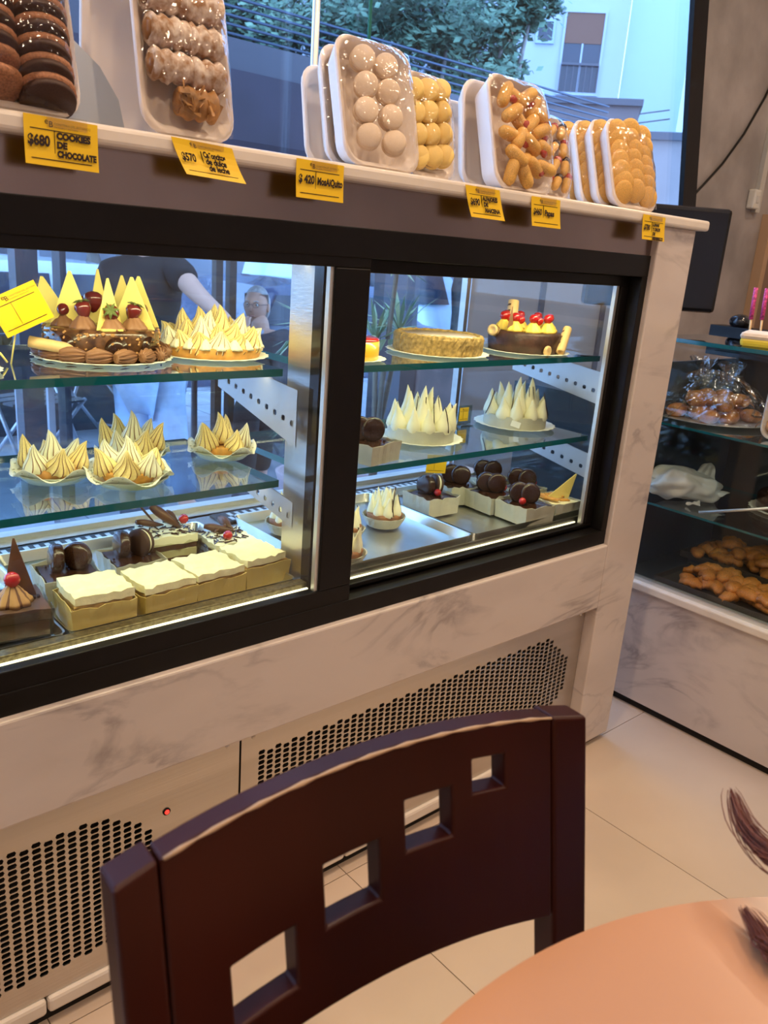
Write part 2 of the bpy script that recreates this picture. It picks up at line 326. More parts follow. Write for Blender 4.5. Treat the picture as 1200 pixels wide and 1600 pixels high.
# perforated stainless panels with real slots
def vent_panel(x0, x1, z0, z1, cx0, cx1, hz):
    mb = MB(); y = 0.02; pit = 0.0172; ph = 0.0103; n = int((cx1 - cx0) / pit); L_, H_ = 0.0068, 0.0040
    def quad(a, b, c, d): mb.add([(a, y, b), (c, y, b), (c, y, d), (a, y, d)], [(0, 1, 2, 3)])
    quad(x0, z0, cx0, z1); quad(cx0 + n * pit, z0, x1, z1)
    for k in range(n):
        a = cx0 + k * pit; xc = a + pit / 2; lo, hi = hz(xc); off = ph / 2 if k % 2 else 0
        m = int((hi - lo - off) / ph); zb = lo + off
        quad(a, z0, a + pit, zb); quad(a, zb + m * ph, a + pit, z1)
        for j in range(m):
            zc = zb + (j + .5) * ph; v = []
            hx, hzv = pit / 2, ph / 2
            out = [(-hx, -hzv), (0, -hzv), (hx, -hzv), (hx, 0), (hx, hzv), (0, hzv), (-hx, hzv), (-hx, 0)]
            inn = [(-L_ + .002, -H_), (0, -H_), (L_ - .002, -H_), (L_, 0), (L_ - .002, H_), (0, H_), (-L_ + .002, H_), (-L_, 0)]
            v = [(xc + p, y, zc + q) for p, q in out] + [(xc + p, y, zc + q) for p, q in inn] + [(xc + p, y + .0025, zc + q) for p, q in inn]
            fs = [(i, (i + 1) % 8, 8 + (i + 1) % 8, 8 + i) for i in range(8)] + [(8 + i, 8 + (i + 1) % 8, 16 + (i + 1) % 8, 16 + i) for i in range(8)]
            mb.add(v, fs)
    return mb
def hzL(x):
    hi = 0.346 - max(0, (x - 0.415)) * 0.72; lo = 0.096 + max(0, x - 0.415) * .9; return lo, hi
def hzR(x):
    hi = 0.352 - max(0, x - 1.50) * 0.9 + min(0, 0) ; lo = 0.115 + max(0, x - 1.50) * .9; return lo, hi
p1 = P('vent_panel', vent_panel(XL, 0.653, 0.056, 0.408, -0.45, 0.502, hzL), M_steel)
p2 = P('vent_panel', vent_panel(0.657, 1.626, 0.056, 0.408, 0.69, 1.60, hzR), M_steel)
for par, pts in ((p1, [(0.63, .385), (0.63, .08)]), (p2, [(0.68, .385), (0.68, .08), (1.61, .385), (1.61, .08)])):
    for x, z in pts:
        MB().lathe([(0.0001, -.0015), (0.0028, -.0014), (0.0042, 0.0), (0.0042, .002)], 12, M=T(x, 0.019, z) @ RX(-pi / 2)).build('screw', M_steel, par)
ind = MB(); ind.lathe([(0.0042, 0), (0.0038, 0.003), (0.0001, 0.005)], 14, M=T(0.519, 0.02, 0.305) @ RX(pi / 2)); ind.build('indicator_light', M_red, p1, label='round red indicator light')
MB().lathe([(0.0065, 0), (0.0065, 0.0015), (0.0042, 0.0018)], 14, M=T(0.519, 0.02, 0.305) @ RX(pi / 2)).build('indicator_ring', M_dark, p1)
# outer black frame
fr = MB(); fr.box(XL, 1.628, 0.0, 0.06, 1.176, 1.22); fr.box(XL, 1.628, 0.0, 0.06, 0.571, 0.605); fr.box(1.607, 1.628, 0.0, 0.06, 0.605, 1.176); fr.box(XL, XL + .03, 0, .06, .605, 1.176)
fr.box(XL, 1.607, 0.03, 0.034, .605, .612); P('outer_frame', fr, M_black, .0015)
# left sliding door (front track) and right sliding door (rear track)
d1 = P('sliding_door', MB().box(XL + .03, .858, 0.002, 0.022, 1.161, 1.178).box(XL + .03, .858, .002, .022, .603, .635).box(.790, .858, .002, .022, .635, 1.161).box(XL + .03, XL + .06, .002, .022, .635, 1.161), M_black, .002)
MB().box(XL + .06, .790, .010, .014, .635, 1.161).build('glass_pane', M_glass, d1)
MB().box(.783, .7905, .007, .016, .635, 1.161).build('glazing_bead', M_alu, d1)
d2 = P('sliding_door', MB().box(.80, 1.607, .030, .050, 1.154, 1.176).box(.80, 1.607, .030, .050, .605, .618).box(1.582, 1.607, .030, .05, .618, 1.154).box(.80, .845, .03, .05, .618, 1.154), M_black, .002)
MB().box(.845, 1.582, .038, .042, .618, 1.154).build('glass_pane', M_glass, d2)
MB().box(1.573, 1.582, .036, .045, .618, 1.154).build('glazing_bead', M_alu, d2)
# light strips inside the case
for nm, x0, x1, y, z, w, h in (('light_strip', XL + .06, .785, .026, .624, .004, .010), ('light_strip', .85, 1.575, .0525, .6125, .003, .006), ('light_strip', XL + .06, 1.60, .075, 1.172, .02, .012)):
    P(nm, MB().box(x0, x1, y, y + w, z, z + h), M_led)
def area(par, loc, rot, sx, sy, e, col):
    ld = bpy.data.lights.new('strip_lamp', 'AREA'); ld.shape = 'RECTANGLE'; ld.size = sx; ld.size_y = sy; ld.energy = e; ld.color = col
    o = bpy.data.objects.new('strip_lamp', ld); COL.objects.link(o); o.parent = par; o.location = loc; o.rotation_euler = rot
LC = (1.0, 0.90, 0.50)
area(ct, (0.54 - .6, 0.085, 1.165), (R(28), 0, 0), 2.0, 0.02, 9 * LED_W, LC)
area(ct, (0.54 - .6, 0.16, 0.978), (R(20), 0, 0), 2.0, 0.01, 2.2 * LED_W, LC)
area(ct, (0.54 - .6, 0.16, 0.790), (R(20), 0, 0), 2.0, 0.01, 2.2 * LED_W, LC)
# centre post, side wall and perforated brackets
P('air_duct', MB().box(XL, .79, .036, .058, .612, .640), mat('olive_duct', (.16, .13, .07), .35, .6, var=.35, scale=160), .002)
P('glare_lip', MB().box(.84, 1.645, .0565, .062, .612, .628), mat('dark_steel', (.18, .17, .15), .35, .8))  # added dark lip, keeps light strip glare off the right tray fronts
P('centre_post', MB().box(.795, .83, .06, .125, .612, 1.20), M_steel)
P('post_gasket', MB().box(.793, .83, .036, .06, .612, 1.20), M_blackg)
P('pillar_return', MB().box(1.668, XR, .045, .60, .018, .60), M_marble)
P('side_panel', MB().box(1.66, 1.666, .06, .57, .60, 1.20), M_glass)
P('side_frame', MB().box(1.640, 1.660, .06, .085, .612, 1.20), M_steel); P('side_frame', MB().box(1.655, 1.668, .55, .57, .6, 1.2), M_steel)
def bracket(x, pts, nh):
    mb = MB()
    # sloped strip in the YZ plane with slots along its length; pts = (yb, ztop_b, zbot_b, yf, ztop_f, zbot_f)
    yb, tb, bb, yf, tf, bf = pts; n = nh
    for k in range(n):
        a, b = k / n, (k + 1) / n
        def pt(u, v): return (yb + (yf - yb) * u, tb + (tf - tb) * u + ((bb + (bf - bb) * u) - (tb + (tf - tb) * u)) * v)
        out = [pt(a, 0), pt((a + b) / 2, 0), pt(b, 0), pt(b, .5), pt(b, 1), pt((a + b) / 2, 1), pt(a, 1), pt(a, .5)]
        c = pt((a + b) / 2, .62); du = (yf - yb) / n * .2
        inn = [(c[0] - du * .8, c[1] + .004), (c[0], c[1] + .005), (c[0] + du * .8, c[1] + .004), (c[0] + du, c[1]), (c[0] + du * .8, c[1] - .004), (c[0], c[1] - .005), (c[0] - du * .8, c[1] - .004), (c[0] - du, c[1])]
        for s_ in (-.001, .001):
            v = [(x + s_, p[0], p[1]) for p in out] + [(x + s_, p[0], p[1]) for p in inn]
            fs = [(i, (i + 1) % 8, 8 + (i + 1) % 8, 8 + i) for i in range(8)]
            if s_ > 0: fs = [q[::-1] for q in fs]
            mb.add(v, fs)
    return mb
M_brk = mat('zinc_bracket', (.55, .52, .50), .4, .8)
P('shelf_bracket', bracket(.778, (.32, .986, .930, .07, .965, .870), 10), M_brk)
P('shelf_bracket', bracket(.778, (.26, .799, .765, .07, .775, .730), 8), M_brk)
P('shelf_bracket', bracket(1.652, (.36, .986, .925, .07, .955, .880), 11), M_brk)
P('shelf_bracket', bracket(1.652, (.33, .799, .745, .07, .760, .700), 9), M_brk)
def shelf(x0, x1, z):
    mb = MB().box(x0, x1, .10, .43, z - .012, z)
    mb.m = [0, 0, 1, 1, 1, 1]; return P('glass_shelf', mb, [M_shelf, M_edge])
for z in (.995, .808): shelf(XL + .03, .768, z); shelf(.86, 1.645, z)
# rear frame with track rails and rear glass
rf = MB(); rf.box(XL, 1.66, .54, .57, .602, .622); rf.box(XL, 1.66, .50, .512, .602, .612); rf.box(XL, 1.66, .54, .57, 1.16, 1.20)
P('rear_frame', rf, M_alu)
P('rear_glass', MB().box(XL, 1.655, .553, .557, .622, 1.16), M_glass)
P('air_grille', MB().box(XL, .8, .43, .49, .6121, .618).box(.86, 1.64, .43, .49, .6121, .618), mat('grille_dark', (.03, .03, .03), .5))
gm = MB()
for k in range(110):
    x = XL + .02 + k * .0195
    if .78 < x < .87: continue
    gm.box(x, x + .009, .437, .457, .618, .6185); gm.box(x + .0097, x + .0187, .462, .482, .618, .6185)
o = P('grille_slats', gm, M_alu, kind='stuff')
# worktop slab (continuous, a thing of its own)
MB().box(XL - .03, 1.80, -.026, .62, 1.281, 1.303).build('marble_worktop', M_slab, bevel=.006, seg=3, label='long cream marble worktop slab on top of the pastry display', cat='worktop')

# ================================================================= food: reusable shapes
def kiss(h, r, ridges=9, twist=1.2, curl=.25, toasted=True, seed=1):
    rnd = random.Random(seed); K = 9; fr_ = (0, .16, .36, .58, .80) if toasted else (0, .25, .5, .75)
    rs = []; q = len(fr_); ph = rnd.uniform(0, 6); cd = rnd.uniform(0, 6)
    for k in range(K + 1):
        t = k / K
        rad = r * ((1 - t) ** .85) * (1 + .55 * sin(pi * min(1, t * 1.8)) * .35) + r * .012
        if k == 0: rad = r * .86
        off = curl * r * max(0, t - .7) ** 1.5 * 4
        ring = []
        for i in range(ridges):
            for g_ in fr_:
                a = 2 * pi * (i + g_) / ridges + twist * t + ph + .15 * sin(5 * t + i)
                m = (1.0 if g_ < .2 else .86 + .0 * g_) if toasted else (1.0 + .02 * sin(3 * a))
                if g_ in (.36, .80): m = .84
                if g_ == .58: m = .80
                m = 1 + (m - 1) * (1 - t * .5) if toasted else m
                ring.append((rad * m * cos(a) + off * cos(cd), rad * m * sin(a) + off * sin(cd), h * (t - .06 * max(0, t - .85) * 6 * curl)))
        rs.append(ring)
    mb = MB(); n = ridges * q
    mb.rings(rs, (lambda k, i: 1 if (toasted and i % q == 0 and k < 9) else 0), True)
    return mb
KT = [kiss(1, .5, 11, .35 + .25 * (s % 3), .3, True, s).mesh('meringue_peak', [M_mert if s % 3 else M_mer, M_toast]) for s in range(6)]
KW = [kiss(1, .5, 5, .3, .35 if s % 2 else .1, False, s + 20).mesh('meringue_peak', [M_mer]) for s in range(4)]
def peaks(root, spots, kind='T', name='meringue_peak'):
    L_ = KT if kind == 'T' else KW
    for i, (x, y, z, r, h, tilt, az) in enumerate(spots):
        M = T(x, y, z) @ RZ(az) @ RY(tilt) @ RZ(i * 1.7) @ SCL(r * 2, r * 2, h)
        obj(name, L_[i % len(L_)], root, M=M)
def ringpeaks(R_, n, r, h, z, out=.25, a0=0, jit=.1, rnd=None):
    rnd = rnd or random; L_ = []
    for k in range(n):
        a = a0 + 2 * pi * k / n + rnd.uniform(-jit, jit)
        L_.append((R_ * cos(a), R_ * sin(a), z, r * rnd.uniform(.9, 1.12), h * rnd.uniform(.8, 1.15), out + rnd.uniform(-.08, .08), a))
    return L_
def doily(root, r, z=0, lift=.004, name='doily', n=48):
    sc_ = lambda a, k: 1 + (.018 * sin(24 * a) if k in (2, 3, 4) else 0)
    MB().lathe([(.001, z), (r * .7, z), (r * .97, z + lift), (r, z + lift + .001), (r * .97, z + lift + .0015), (r * .7, z + .002), (.001, z + .002)], 96 if n > 40 else 48, mod=sc_).build(name, M_doily, root)
def cherry(root, x, y, z, r=.009, name='cherry'):
    MB().lathe([(.001, -r), (r * .6, -r * .8), (r * .95, -r * .3), (r, .1 * r), (r * .8, r * .65), (r * .4, r * .92), (r * .12, r * .8), (.0005, r * .72)], 16).build(name, M_cherry, root, loc=(x, y, z + r))
M_cocoad = mat('cocoa_groove', (.15, .06, .03), .6)
ROS = {}
def rosette(root, x, y, z, r, h, m, tilt=0, az=0, name='rosette', m2=None):
    key = m.name
    if key not in ROS:
        rs = []
        for k in range(8):
            t = k / 7; rad = .5 * (1 - t * .85) * (1.0 if k % 2 == 0 else 1.06)
            rs.append([(rad * (1 + .10 * cos(8 * 2 * pi * i / 32 + 3.5 * t)) * cos(2 * pi * i / 32), rad * (1 + .10 * cos(8 * 2 * pi * i / 32 + 3.5 * t)) * sin(2 * pi * i / 32), t ** .8) for i in range(32)])
        ROS[key] = MB().rings(rs, lambda k, i: (1 if m2 and i % 4 == 1 else 0), True).mesh(name, [m] + ([m2] if m2 else []))
    return obj(name, ROS[key], root, M=T(x, y, z) @ RZ(az) @ RY(tilt) @ SCL(2 * r, 2 * r, h))
def swirl(root, x, y, z, L_, r, az, m, name='cream_swirl'):
    # a piped ribbed shell lying on its side
    key = 'S' + m.name
    if key not in ROS:
        rs = []
        for k in range(9):
            t = k / 8; rad = .5 * sin(pi * (.12 + .84 * t)) ** .7 * (1 - .35 * t)
            rs.append([(t - .5, rad * (1 + .15 * cos(12 * 2 * pi * i / 60 + 4 * t)) * cos(2 * pi * i / 60), rad * (1 + .15 * cos(12 * 2 * pi * i / 60 + 4 * t)) * sin(2 * pi * i / 60)) for i in range(60)])
        ROS[key] = MB().rings(rs, lambda k, i: 1 if i % 5 in (2, 3) else 0, True).mesh(name, [m, M_cocoad])
    return obj(name, ROS[key], root, M=T(x, y, z) @ RZ(az) @ SCL(L_, 2 * r, 2 * r))
CK = None
def dipped_cookie(root, x, y, z, r, yaw, lean=0, name='cookie', sandwich=False):
    # a disc standing on its rim; its axis points along yaw
    key = ('D', sandwich)
    if key not in ROS:
        if sandwich:
            p = [(.001, -.19), (.42, -.19), (.49, -.16), (.5, -.06), (.46, -.055), (.46, .055), (.5, .06), (.49, .16), (.42, .19), (.001, .19)]
            ROS[key] = MB().lathe(p, 24, lambda k, i: 1 if k in (4,) else 0).mesh(name, [M_cookied, M_mer])
        else:
            p = [(.001, -.2), (.36, -.2), (.46, -.16), (.49, -.05), (.475, 0), (.49, .05), (.46, .16), (.36, .2), (.001, .17)]
            ROS[key] = MB().lathe(p, 24).mesh(name, [M_choc])
    return obj(name, ROS[key], root, M=T(x, y, z + r * .94) @ RZ(yaw) @ RY(pi / 2 + lean) @ SCL(2 * r, 2 * r, 2 * r))
def wrap(root, w, d, h, seed=0, m=None, flare=.06, name='paper_wrap', t=.0012):
    rnd = random.Random(seed); n = 8; pts = []
    for s in range(4):
        for k in range(n):
            u = k / n * 2 - 1
            x, y = [(u, -1), (1, u), (-u, 1), (-1, -u)][s]; pts.append((x * w / 2, y * d / 2))
    N_ = len(pts); rs = []
    wob = [rnd.uniform(-.0015, .0015) for _ in range(N_)]; top = [h * (1 + rnd.uniform(-.06, .08)) for _ in range(N_)]
    for lv, e in ((0, 0), (.5, .3), (1, 1)):
        rs.append([(x * (1 + flare * e) + wob[i] * (e + .4), y * (1 + flare * e) + wob[(i + 5) % N_] * (e + .4), top[i] * lv) for i, (x, y) in enumerate(pts)])
    for lv, e in ((1, 1), (.5, .3), (0.01, 0)):
        rs.append([((x - math.copysign(t, x)) * (1 + flare * e) + wob[i] * (e + .4), (y - math.copysign(t, y)) * (1 + flare * e) + wob[(i + 5) % N_] * (e + .4), top[i] * lv) for i, (x, y) in enumerate(pts)])
    return MB().rings(rs, 0, False, caps=(True, True)).build(name, m or M_paper, root)
def slabpart(root, name, w, d, z0, z1, m, seed=0, wob=.0012, bev=.003, n=5, rough_top=0):
    rnd = random.Random(seed); mb = MB(); vs = []; fs = []
    for j in range(n + 1):
        for i in range(n + 1):
            e = i in (0, n) or j in (0, n)
            vs.append((-w / 2 + w * i / n + (rnd.uniform(-wob, wob) if e else 0), -d / 2 + d * j / n + (rnd.uniform(-wob, wob) if e else 0), z1 + rnd.uniform(-wob, wob) - (bev * .5 if e else 0) + rnd.uniform(0, rough_top)))
    for j in range(n):
        for i in range(n):
            a = j * (n + 1) + i; fs.append((a, a + 1, a + n + 2, a + n + 1))
    B = [i for i in range(n + 1)] + [(j + 1) * (n + 1) + n for j in range(n)] + [n * (n + 1) + n - 1 - i for i in range(n)] + [(n - 1 - j) * (n + 1) for j in range(n - 1)]
    b0 = len(vs); vs += [(vs[i][0], vs[i][1], z0) for i in B]
    for k in range(len(B)):
        k2 = (k + 1) % len(B); fs.append((B[k2], B[k], b0 + k, b0 + k2))
    fs.append(tuple(b0 + k for k in range(len(B)))[::-1])
    mb.add(vs, fs, 0, True); o = mb.build(name, m, root); 
    md = o.modifiers.new('edge', 'EDGE_SPLIT'); md.split_angle = R(50)
    return o
def mblabel(root, label): root['label'] = label; return root
GM = 'golden meringue tartlets on lace doilies'
def tartlet(x, y, z, r, label, spots, dish=True, a=0):
    t = empty('meringue_tartlet', (x, y, z), label, 'tartlet', GM, rz=a)
    if dish:
        MB().lathe([(.001, 0), (r * .75, .0), (r * .98, .012), (r * 1.0, .014), (r * .97, .0145), (r * .74, .003), (.001, .003)], 60, mod=lambda a_, k: 1 + (.02 * cos(20 * a_) if k in (2, 3, 4) else 0)).build('plastic_dish', mat('plastic_dish', (.62, .66, .50), .25, trans=.3), t)
    dr = MB(); n = 60
    rs = []
    for rr_, zz, am in ((.001, .004, 0), (r * .72, .004, 0), (r * 1.0, .016, .006), (r * 1.1, .019, .009), (r * 1.1, .0198, .009), (r * 1.0, .0168, .006), (r * .72, .0048, 0), (.001, .0048, 0)):
        rs.append([((rr_ * (1 + (.02 * cos(15 * 2 * pi * i / n) if rr_ > r else 0))) * cos(2 * pi * i / n), (rr_ * (1 + (.02 * cos(15 * 2 * pi * i / n) if rr_ > r else 0))) * sin(2 * pi * i / n), zz + am * sin(5 * 2 * pi * i / n + r * 900)) for i in range(n)])
    dr.rings(rs, 0, True); dr.build('doily', M_doily, t)
    hm = MB()
    for k in range(26):
        for q, rq in ((0, .90), (.5, 1.01)):
            a_ = 2 * pi * (k + q) / 26; hx, hy = r * rq * cos(a_), r * rq * sin(a_); zz = .0048 + (rq - .72) / .38 * .0145 + (.0075 * (rq - .6) / .5) * sin(5 * a_ + r * 900) + .0012
            hm.box(-.0022, .0022, -.0009, .0009, -.0004, .0004, 0, T(hx, hy, zz) @ RZ(a_ + .7))
    hm.build('doily_cutouts', mat('doily_hole', (.42, .40, .30), .8), t, kind='stuff')
    MB().lathe([(.001, .006), (r * .60, .006), (r * .74, .022), (r * .70, .024), (.001, .022)], 40, mod=lambda a_, k: 1 + (.02 * cos(20 * a_) if k in (1, 2) else 0)).build('tart_shell', M_pastry, t)
    peaks(t, spots)
    return t
Z1, Z2, ZB = .995, .808, .625
rn = random.Random(3)
def mer_spots(r, n, h, z=.021, extra=True, a0=0):
    L_ = ringpeaks(r * .52, n, r * .30, h, z, .30, a0, .12, rn)
    if extra: L_.append((0, 0, z + .004, r * .32, h * 1.25, rn.uniform(-.1, .1), 0))
    return L_
tartlet(.452, .262, Z2, .058, 'gilded meringue tartlet, leftmost whole one on the middle shelf', mer_spots(.066, 6, .044, a0=.4))
tartlet(.612, .325, Z2, .058, 'tallest meringue tartlet, partly hidden behind another one on the middle shelf', mer_spots(.066, 6, .050, a0=.1), a=.5)
tartlet(.545, .192, Z2, .062, 'browned meringue tartlet in front, at the front edge of the middle shelf', mer_spots(.068, 6, .042, a0=.9), a=1.1)
tartlet(.765, .282, Z2, .056, 'meringue tartlet alone beside the steel post on the middle shelf', mer_spots(.064, 5, .046, a0=.2), a=2.0)
tartlet(.278, .245, Z2, .058, 'meringue tartlet cut off by the left picture edge, only its doily rim showing', mer_spots(.066, 6, .044), a=.2)

# --- lemon meringue pie
t = empty('meringue_pie', (.728, .262, Z1), 'large round pie covered in toasted meringue peaks on the top shelf', 'pie')
doily(t, .099); MB().lathe([(.001, .003), (.083, .003), (.088, .020), (.084, .022), (.001, .020)], 56).build('pie_crust', M_pastry, t)
sp = ringpeaks(.066, 13, .022, .038, .018, .40, .1, .08, rn) + ringpeaks(.040, 9, .023, .050, .022, .22, .3, .1, rn) + ringpeaks(.015, 4, .024, .058, .026, .1, .7, .1, rn)
peaks(t, sp)
for k in range(20):
    a = 2 * pi * k / 20; rosette(t, .078 * cos(a), .078 * sin(a), .019, .013, .017, M_mer, name='meringue_bead')
# --- white meringue cakes
def mcake(x, y, r, label, pr, hh, seed, driz=True, sticker=False, a0=0, plate='lace_doily'):
    t = empty('meringue_cake', (x, y, Z2), label, 'cake', 'white meringue cakes on the middle shelf')
    doily(t, pr, 0, .007, plate)
    MB().lathe([(.001, .003), (r * .97, .003), (r * .97, .030), (.001, .030)], 48).build('cake_base', M_choc2, t)
    MB().lathe([(r * .985, .003), (r, .003), (r * 1.005, .032), (r * .99, .032)], 48, smooth=False).build('paper_band', M_paper, t)
    q = random.Random(seed)
    sp = ringpeaks(r * .80, 11, r * .235, hh * .72, .026, .10, a0, .08, q) + ringpeaks(r * .45, 7, r * .27, hh * 1.0, .028, .06, .4, .12, q) + [(0, 0, .03, r * .30, hh * 1.12, .03, 0), (r * .2, r * .1, .03, r * .25, hh, .1, 1)]
    peaks(t, sp, 'W')
    if driz:
        for k in (1, 4, 8, 9):
            a = a0 + 2 * pi * k / 11; pts = []
            for j in range(7):
                u = j / 6; rr_ = r * (.80 + .235 * (1 - u) + .05); pts.append((rr_ * cos(a + .05 * sin(3 * u)), rr_ * sin(a + .05 * sin(3 * u)), .03 + hh * .68 * u))
            MB().tube(pts, .0011, 6).build('chocolate_drizzle', M_choc, t)
        for k in range(4):
            a = 3.6 + k * .5; MB().tube([(r * .45 * cos(a) * (1.4 - .4 * u), r * .45 * sin(a) * (1.4 - .4 * u), .035 + hh * .9 * u) for u in (0, .3, .6, .9)], .001, 6).build('chocolate_drizzle', M_choc, t)
    if sticker:
        a = R(222); s = MB().box(-.011, .011, -.0006, .0006, -.007, .007, 0, T((r * 1.012) * cos(a), (r * 1.012) * sin(a), .018) @ RZ(a + pi / 2) @ RY(.25)); s.build('price_sticker', mat('sticker_white', (.85, .85, .8), .5), t)
    return t
mcake(1.22, .232, .072, 'white meringue spiked cake with chocolate lines, left one of the two on the middle shelf', .092, .078, 4, a0=.2)
mcake(1.553, .252, .075, 'white meringue spiked cake with a small price sticker on its paper band', .098, .080, 9, sticker=True, a0=.5, plate='cake_plate')
# --- chocolate strawberry cake with white shards
def strawberry(root, x, y, z, r, tilt, az, leafy=True):
    MM = T(x, y, z) @ RZ(az) @ RY(tilt)
    s = obj('strawberry', SB, root, M=MM @ SCL(r, r, r))
    if leafy: obj('strawberry_leaves', SL, s)
SB = MB().lathe([(.001, -1.35), (.35, -1.2), (.75, -.6), (.98, 0), (.9, .5), (.5, .8), (.001, .8)], 16).mesh('strawberry', M_berry)
lm = MB()
for k in range(7):
    a = 2 * pi * k / 7
    lm.add([(0, -.12, .86), (.55, -.2, .98), (1.15, 0, .72), (.55, .2, .98), (0, .12, .86), (.55, 0, 1.04)], [(0, 1, 5), (1, 2, 5), (2, 3, 5), (3, 4, 5), (4, 0, 5), (0, 4, 3, 2, 1)], 0, False, RZ(a))
SL = lm.mesh('strawberry_leaves', M_leaf)
def shard(root, x, y, z, w, h, yaw, lean=0, m=None, name='chocolate_shard', th=.002, skew=0, laz=0):
    mb = MB(); mb.prism([(-w / 2, 0), (w / 2, 0), (skew + w * .02, h), (skew - w * .04, h)], -th / 2, th / 2, 0, RX(pi / 2))
    return obj(name, mb.mesh(name, m or M_wchoc), root, bevel=.0005, M=T(x, y, z) @ RZ(laz) @ RY(lean) @ RZ(yaw - laz))
def wafer_roll(root, x, y, z, L_, r, az, el, name='wafer_roll'):
    if 'WR' not in ROS:
        mb = MB()
        prof = [(.55, 0), (1, 0)] + [(1 + (.04 if k % 3 == 0 else 0), k / 12) for k in range(1, 12)] + [(1, 1), (.55, 1), (.5, .94), (.001, .94)]
        mb.lathe([(.001, .06), (.5, .06)] + prof, 16, lambda k, i: 1 if (k in (5, 9, 13) and False) or ((k * 16 + i * 1.0) % 48 < 7 and 3 < k < 15) else 0)
        ROS['WR'] = mb.mesh(name, [M_wafer, M_choc2])
    return obj(name, ROS['WR'], root, M=T(x, y, z) @ RZ(az) @ RY(pi / 2 - el) @ SCL(r, r, L_))
t = empty('chocolate_strawberry_cake', (.537, .262, Z1), 'dark chocolate cake with tall white chocolate triangles and strawberries on top shelf', 'cake')
doily(t, .106)
MB().lathe([(.001, .003), (.084, .003), (.086, .03), (.085, .046), (.080, .051), (.001, .051)], 56).build('cake_body', mat('nut_glaze', (.035, .014, .008), .25, col2=(.16, .07, .03), scale=60, coat=.4), t)
nb = MB(); q = random.Random(5)
for k in range(240):
    a = q.uniform(0, 2 * pi); zz = q.uniform(.01, .048); s = q.uniform(.0012, .0024); nb.box(-s, s, -s, s, -s * .6, s * .6, 0, T(.0858 * cos(a), .0858 * sin(a), zz) @ RZ(a + q.random()) @ RX(q.random()))
nb.build('chopped_nuts', mat('chopped_nut', (.50, .26, .10), .6), t, kind='stuff')
for k in range(15):
    a = 2 * pi * k / 15 + .1; swirl(t, .090 * cos(a), .090 * sin(a), .014, .044, .0135, a + pi / 2 + .35, M_cocoa)
for k in range(9):
    a = 2 * pi * k / 9 + .35; rosette(t, .058 * cos(a), .058 * sin(a), .049, .021, .024, M_cocoa, name='cocoa_rosette')
for k, dz in ((0, 0), (2, .003), (4, 0), (5, .004), (6, 0), (7, .002), (8, 0)):
    a = 2 * pi * k / 9 + .35; strawberry(t, .058 * cos(a), .058 * sin(a), .076 + dz, .0125, (1.2, .3, 1.5, .5, 1.3, .2)[k % 6], a + k, True)
strawberry(t, -.005, .02, .088, .015, .2, 1, False)
for (x, y, w, h, yaw, lean, sk) in ((-.062, .035, .036, .068, R(-38), 0, -.014), (-.052, -.012, .034, .080, R(-35), 0, 0), (-.010, -.052, .030, .074, R(42), 0, -.002), (.012, .040, .026, .082, R(38), 0, 0), (.034, -.036, .036, .076, R(-48), 0, 0), (.058, -.004, .034, .076, R(-40), 0, .002), (.052, .040, .028, .074, R(-42), 0, 0)):
    shard(t, x, y, .050, w * 1.9, h * 1.02, R(-24) + (yaw + R(24)) * .75, lean, skew=sk)
for a, zz in ((R(-100), .026), (R(-62), .026), (R(-150), .026)):
    MB().lathe([(.001, -.001), (.016, -.001), (.017, .0008), (.001, .0012)], 24, M=T(.0865 * cos(a), .0865 * sin(a), zz) @ RZ(a) @ RY(pi / 2)).build('chocolate_medallion', M_choc, t)
wafer_roll(t, -.118, -.018, .030, .062, .0085, R(-32), R(-8))
MB().box(-.012, .012, -.004, .004, 0, .003, 0, T(-.02, -.074, .051)).box(.006, .02, -.003, .003, 0, .0025, 0, T(-.02, -.074, .051)).build('white_chip', M_wchoc, t)
# --- crusted cake cut off at the left edge
t = empty('crumb_cake', (.272, .185, Z1), 'cream-crusted golden cake on a doily, cut by the left picture edge on the top shelf', 'cake')
doily(t, .087); MB().lathe([(.001, .003), (.074, .003), (.076, .028), (.001, .030)], 40).build('cake_body', M_sponge, t)
MB().lathe([(.076, .018), (.079, .024), (.078, .036), (.066, .041), (.001, .038)], 60, mod=lambda a_, k: 1 + random.uniform(-.015, .015)).build('crumb_top', mat('pink_crumb', (.80, .66, .48), .8, var=.2, scale=120, bump=1, bscale=140), t)
# --- yellow mousse cake
t = empty('mousse_cake', (.962, .178, Z1), 'yellow mousse cake with a red jelly top and an orange macaron, behind the centre stile', 'cake')
doily(t, .072); MB().lathe([(.001, .003), (.0565, .003), (.058, .006), (.058, .037), (.001, .037)], 56).build('mousse_body', M_mango, t)
MB().lathe([(.058, .036), (.0575, .040), (.053, .042), (.001, .042)], 56).build('jelly_top', M_jelly, t)
mc = MB().lathe([(.001, -.007), (.013, -.0065), (.0155, -.003), (.014, -.001), (.014, .001), (.0155, .003), (.013, .0065), (.001, .007)], 24, M=T(-.012, -.008, .056) @ RZ(.4) @ RX(1.2)); mc.build('macaron', M_orange, t)
MB().tube([(-.002, .004, .050), (.025, .010, .044), (.038, .006, .044)], .004, 8, rr=[.0045, .004, .002]).build('chocolate_stick', M_choc2, t)
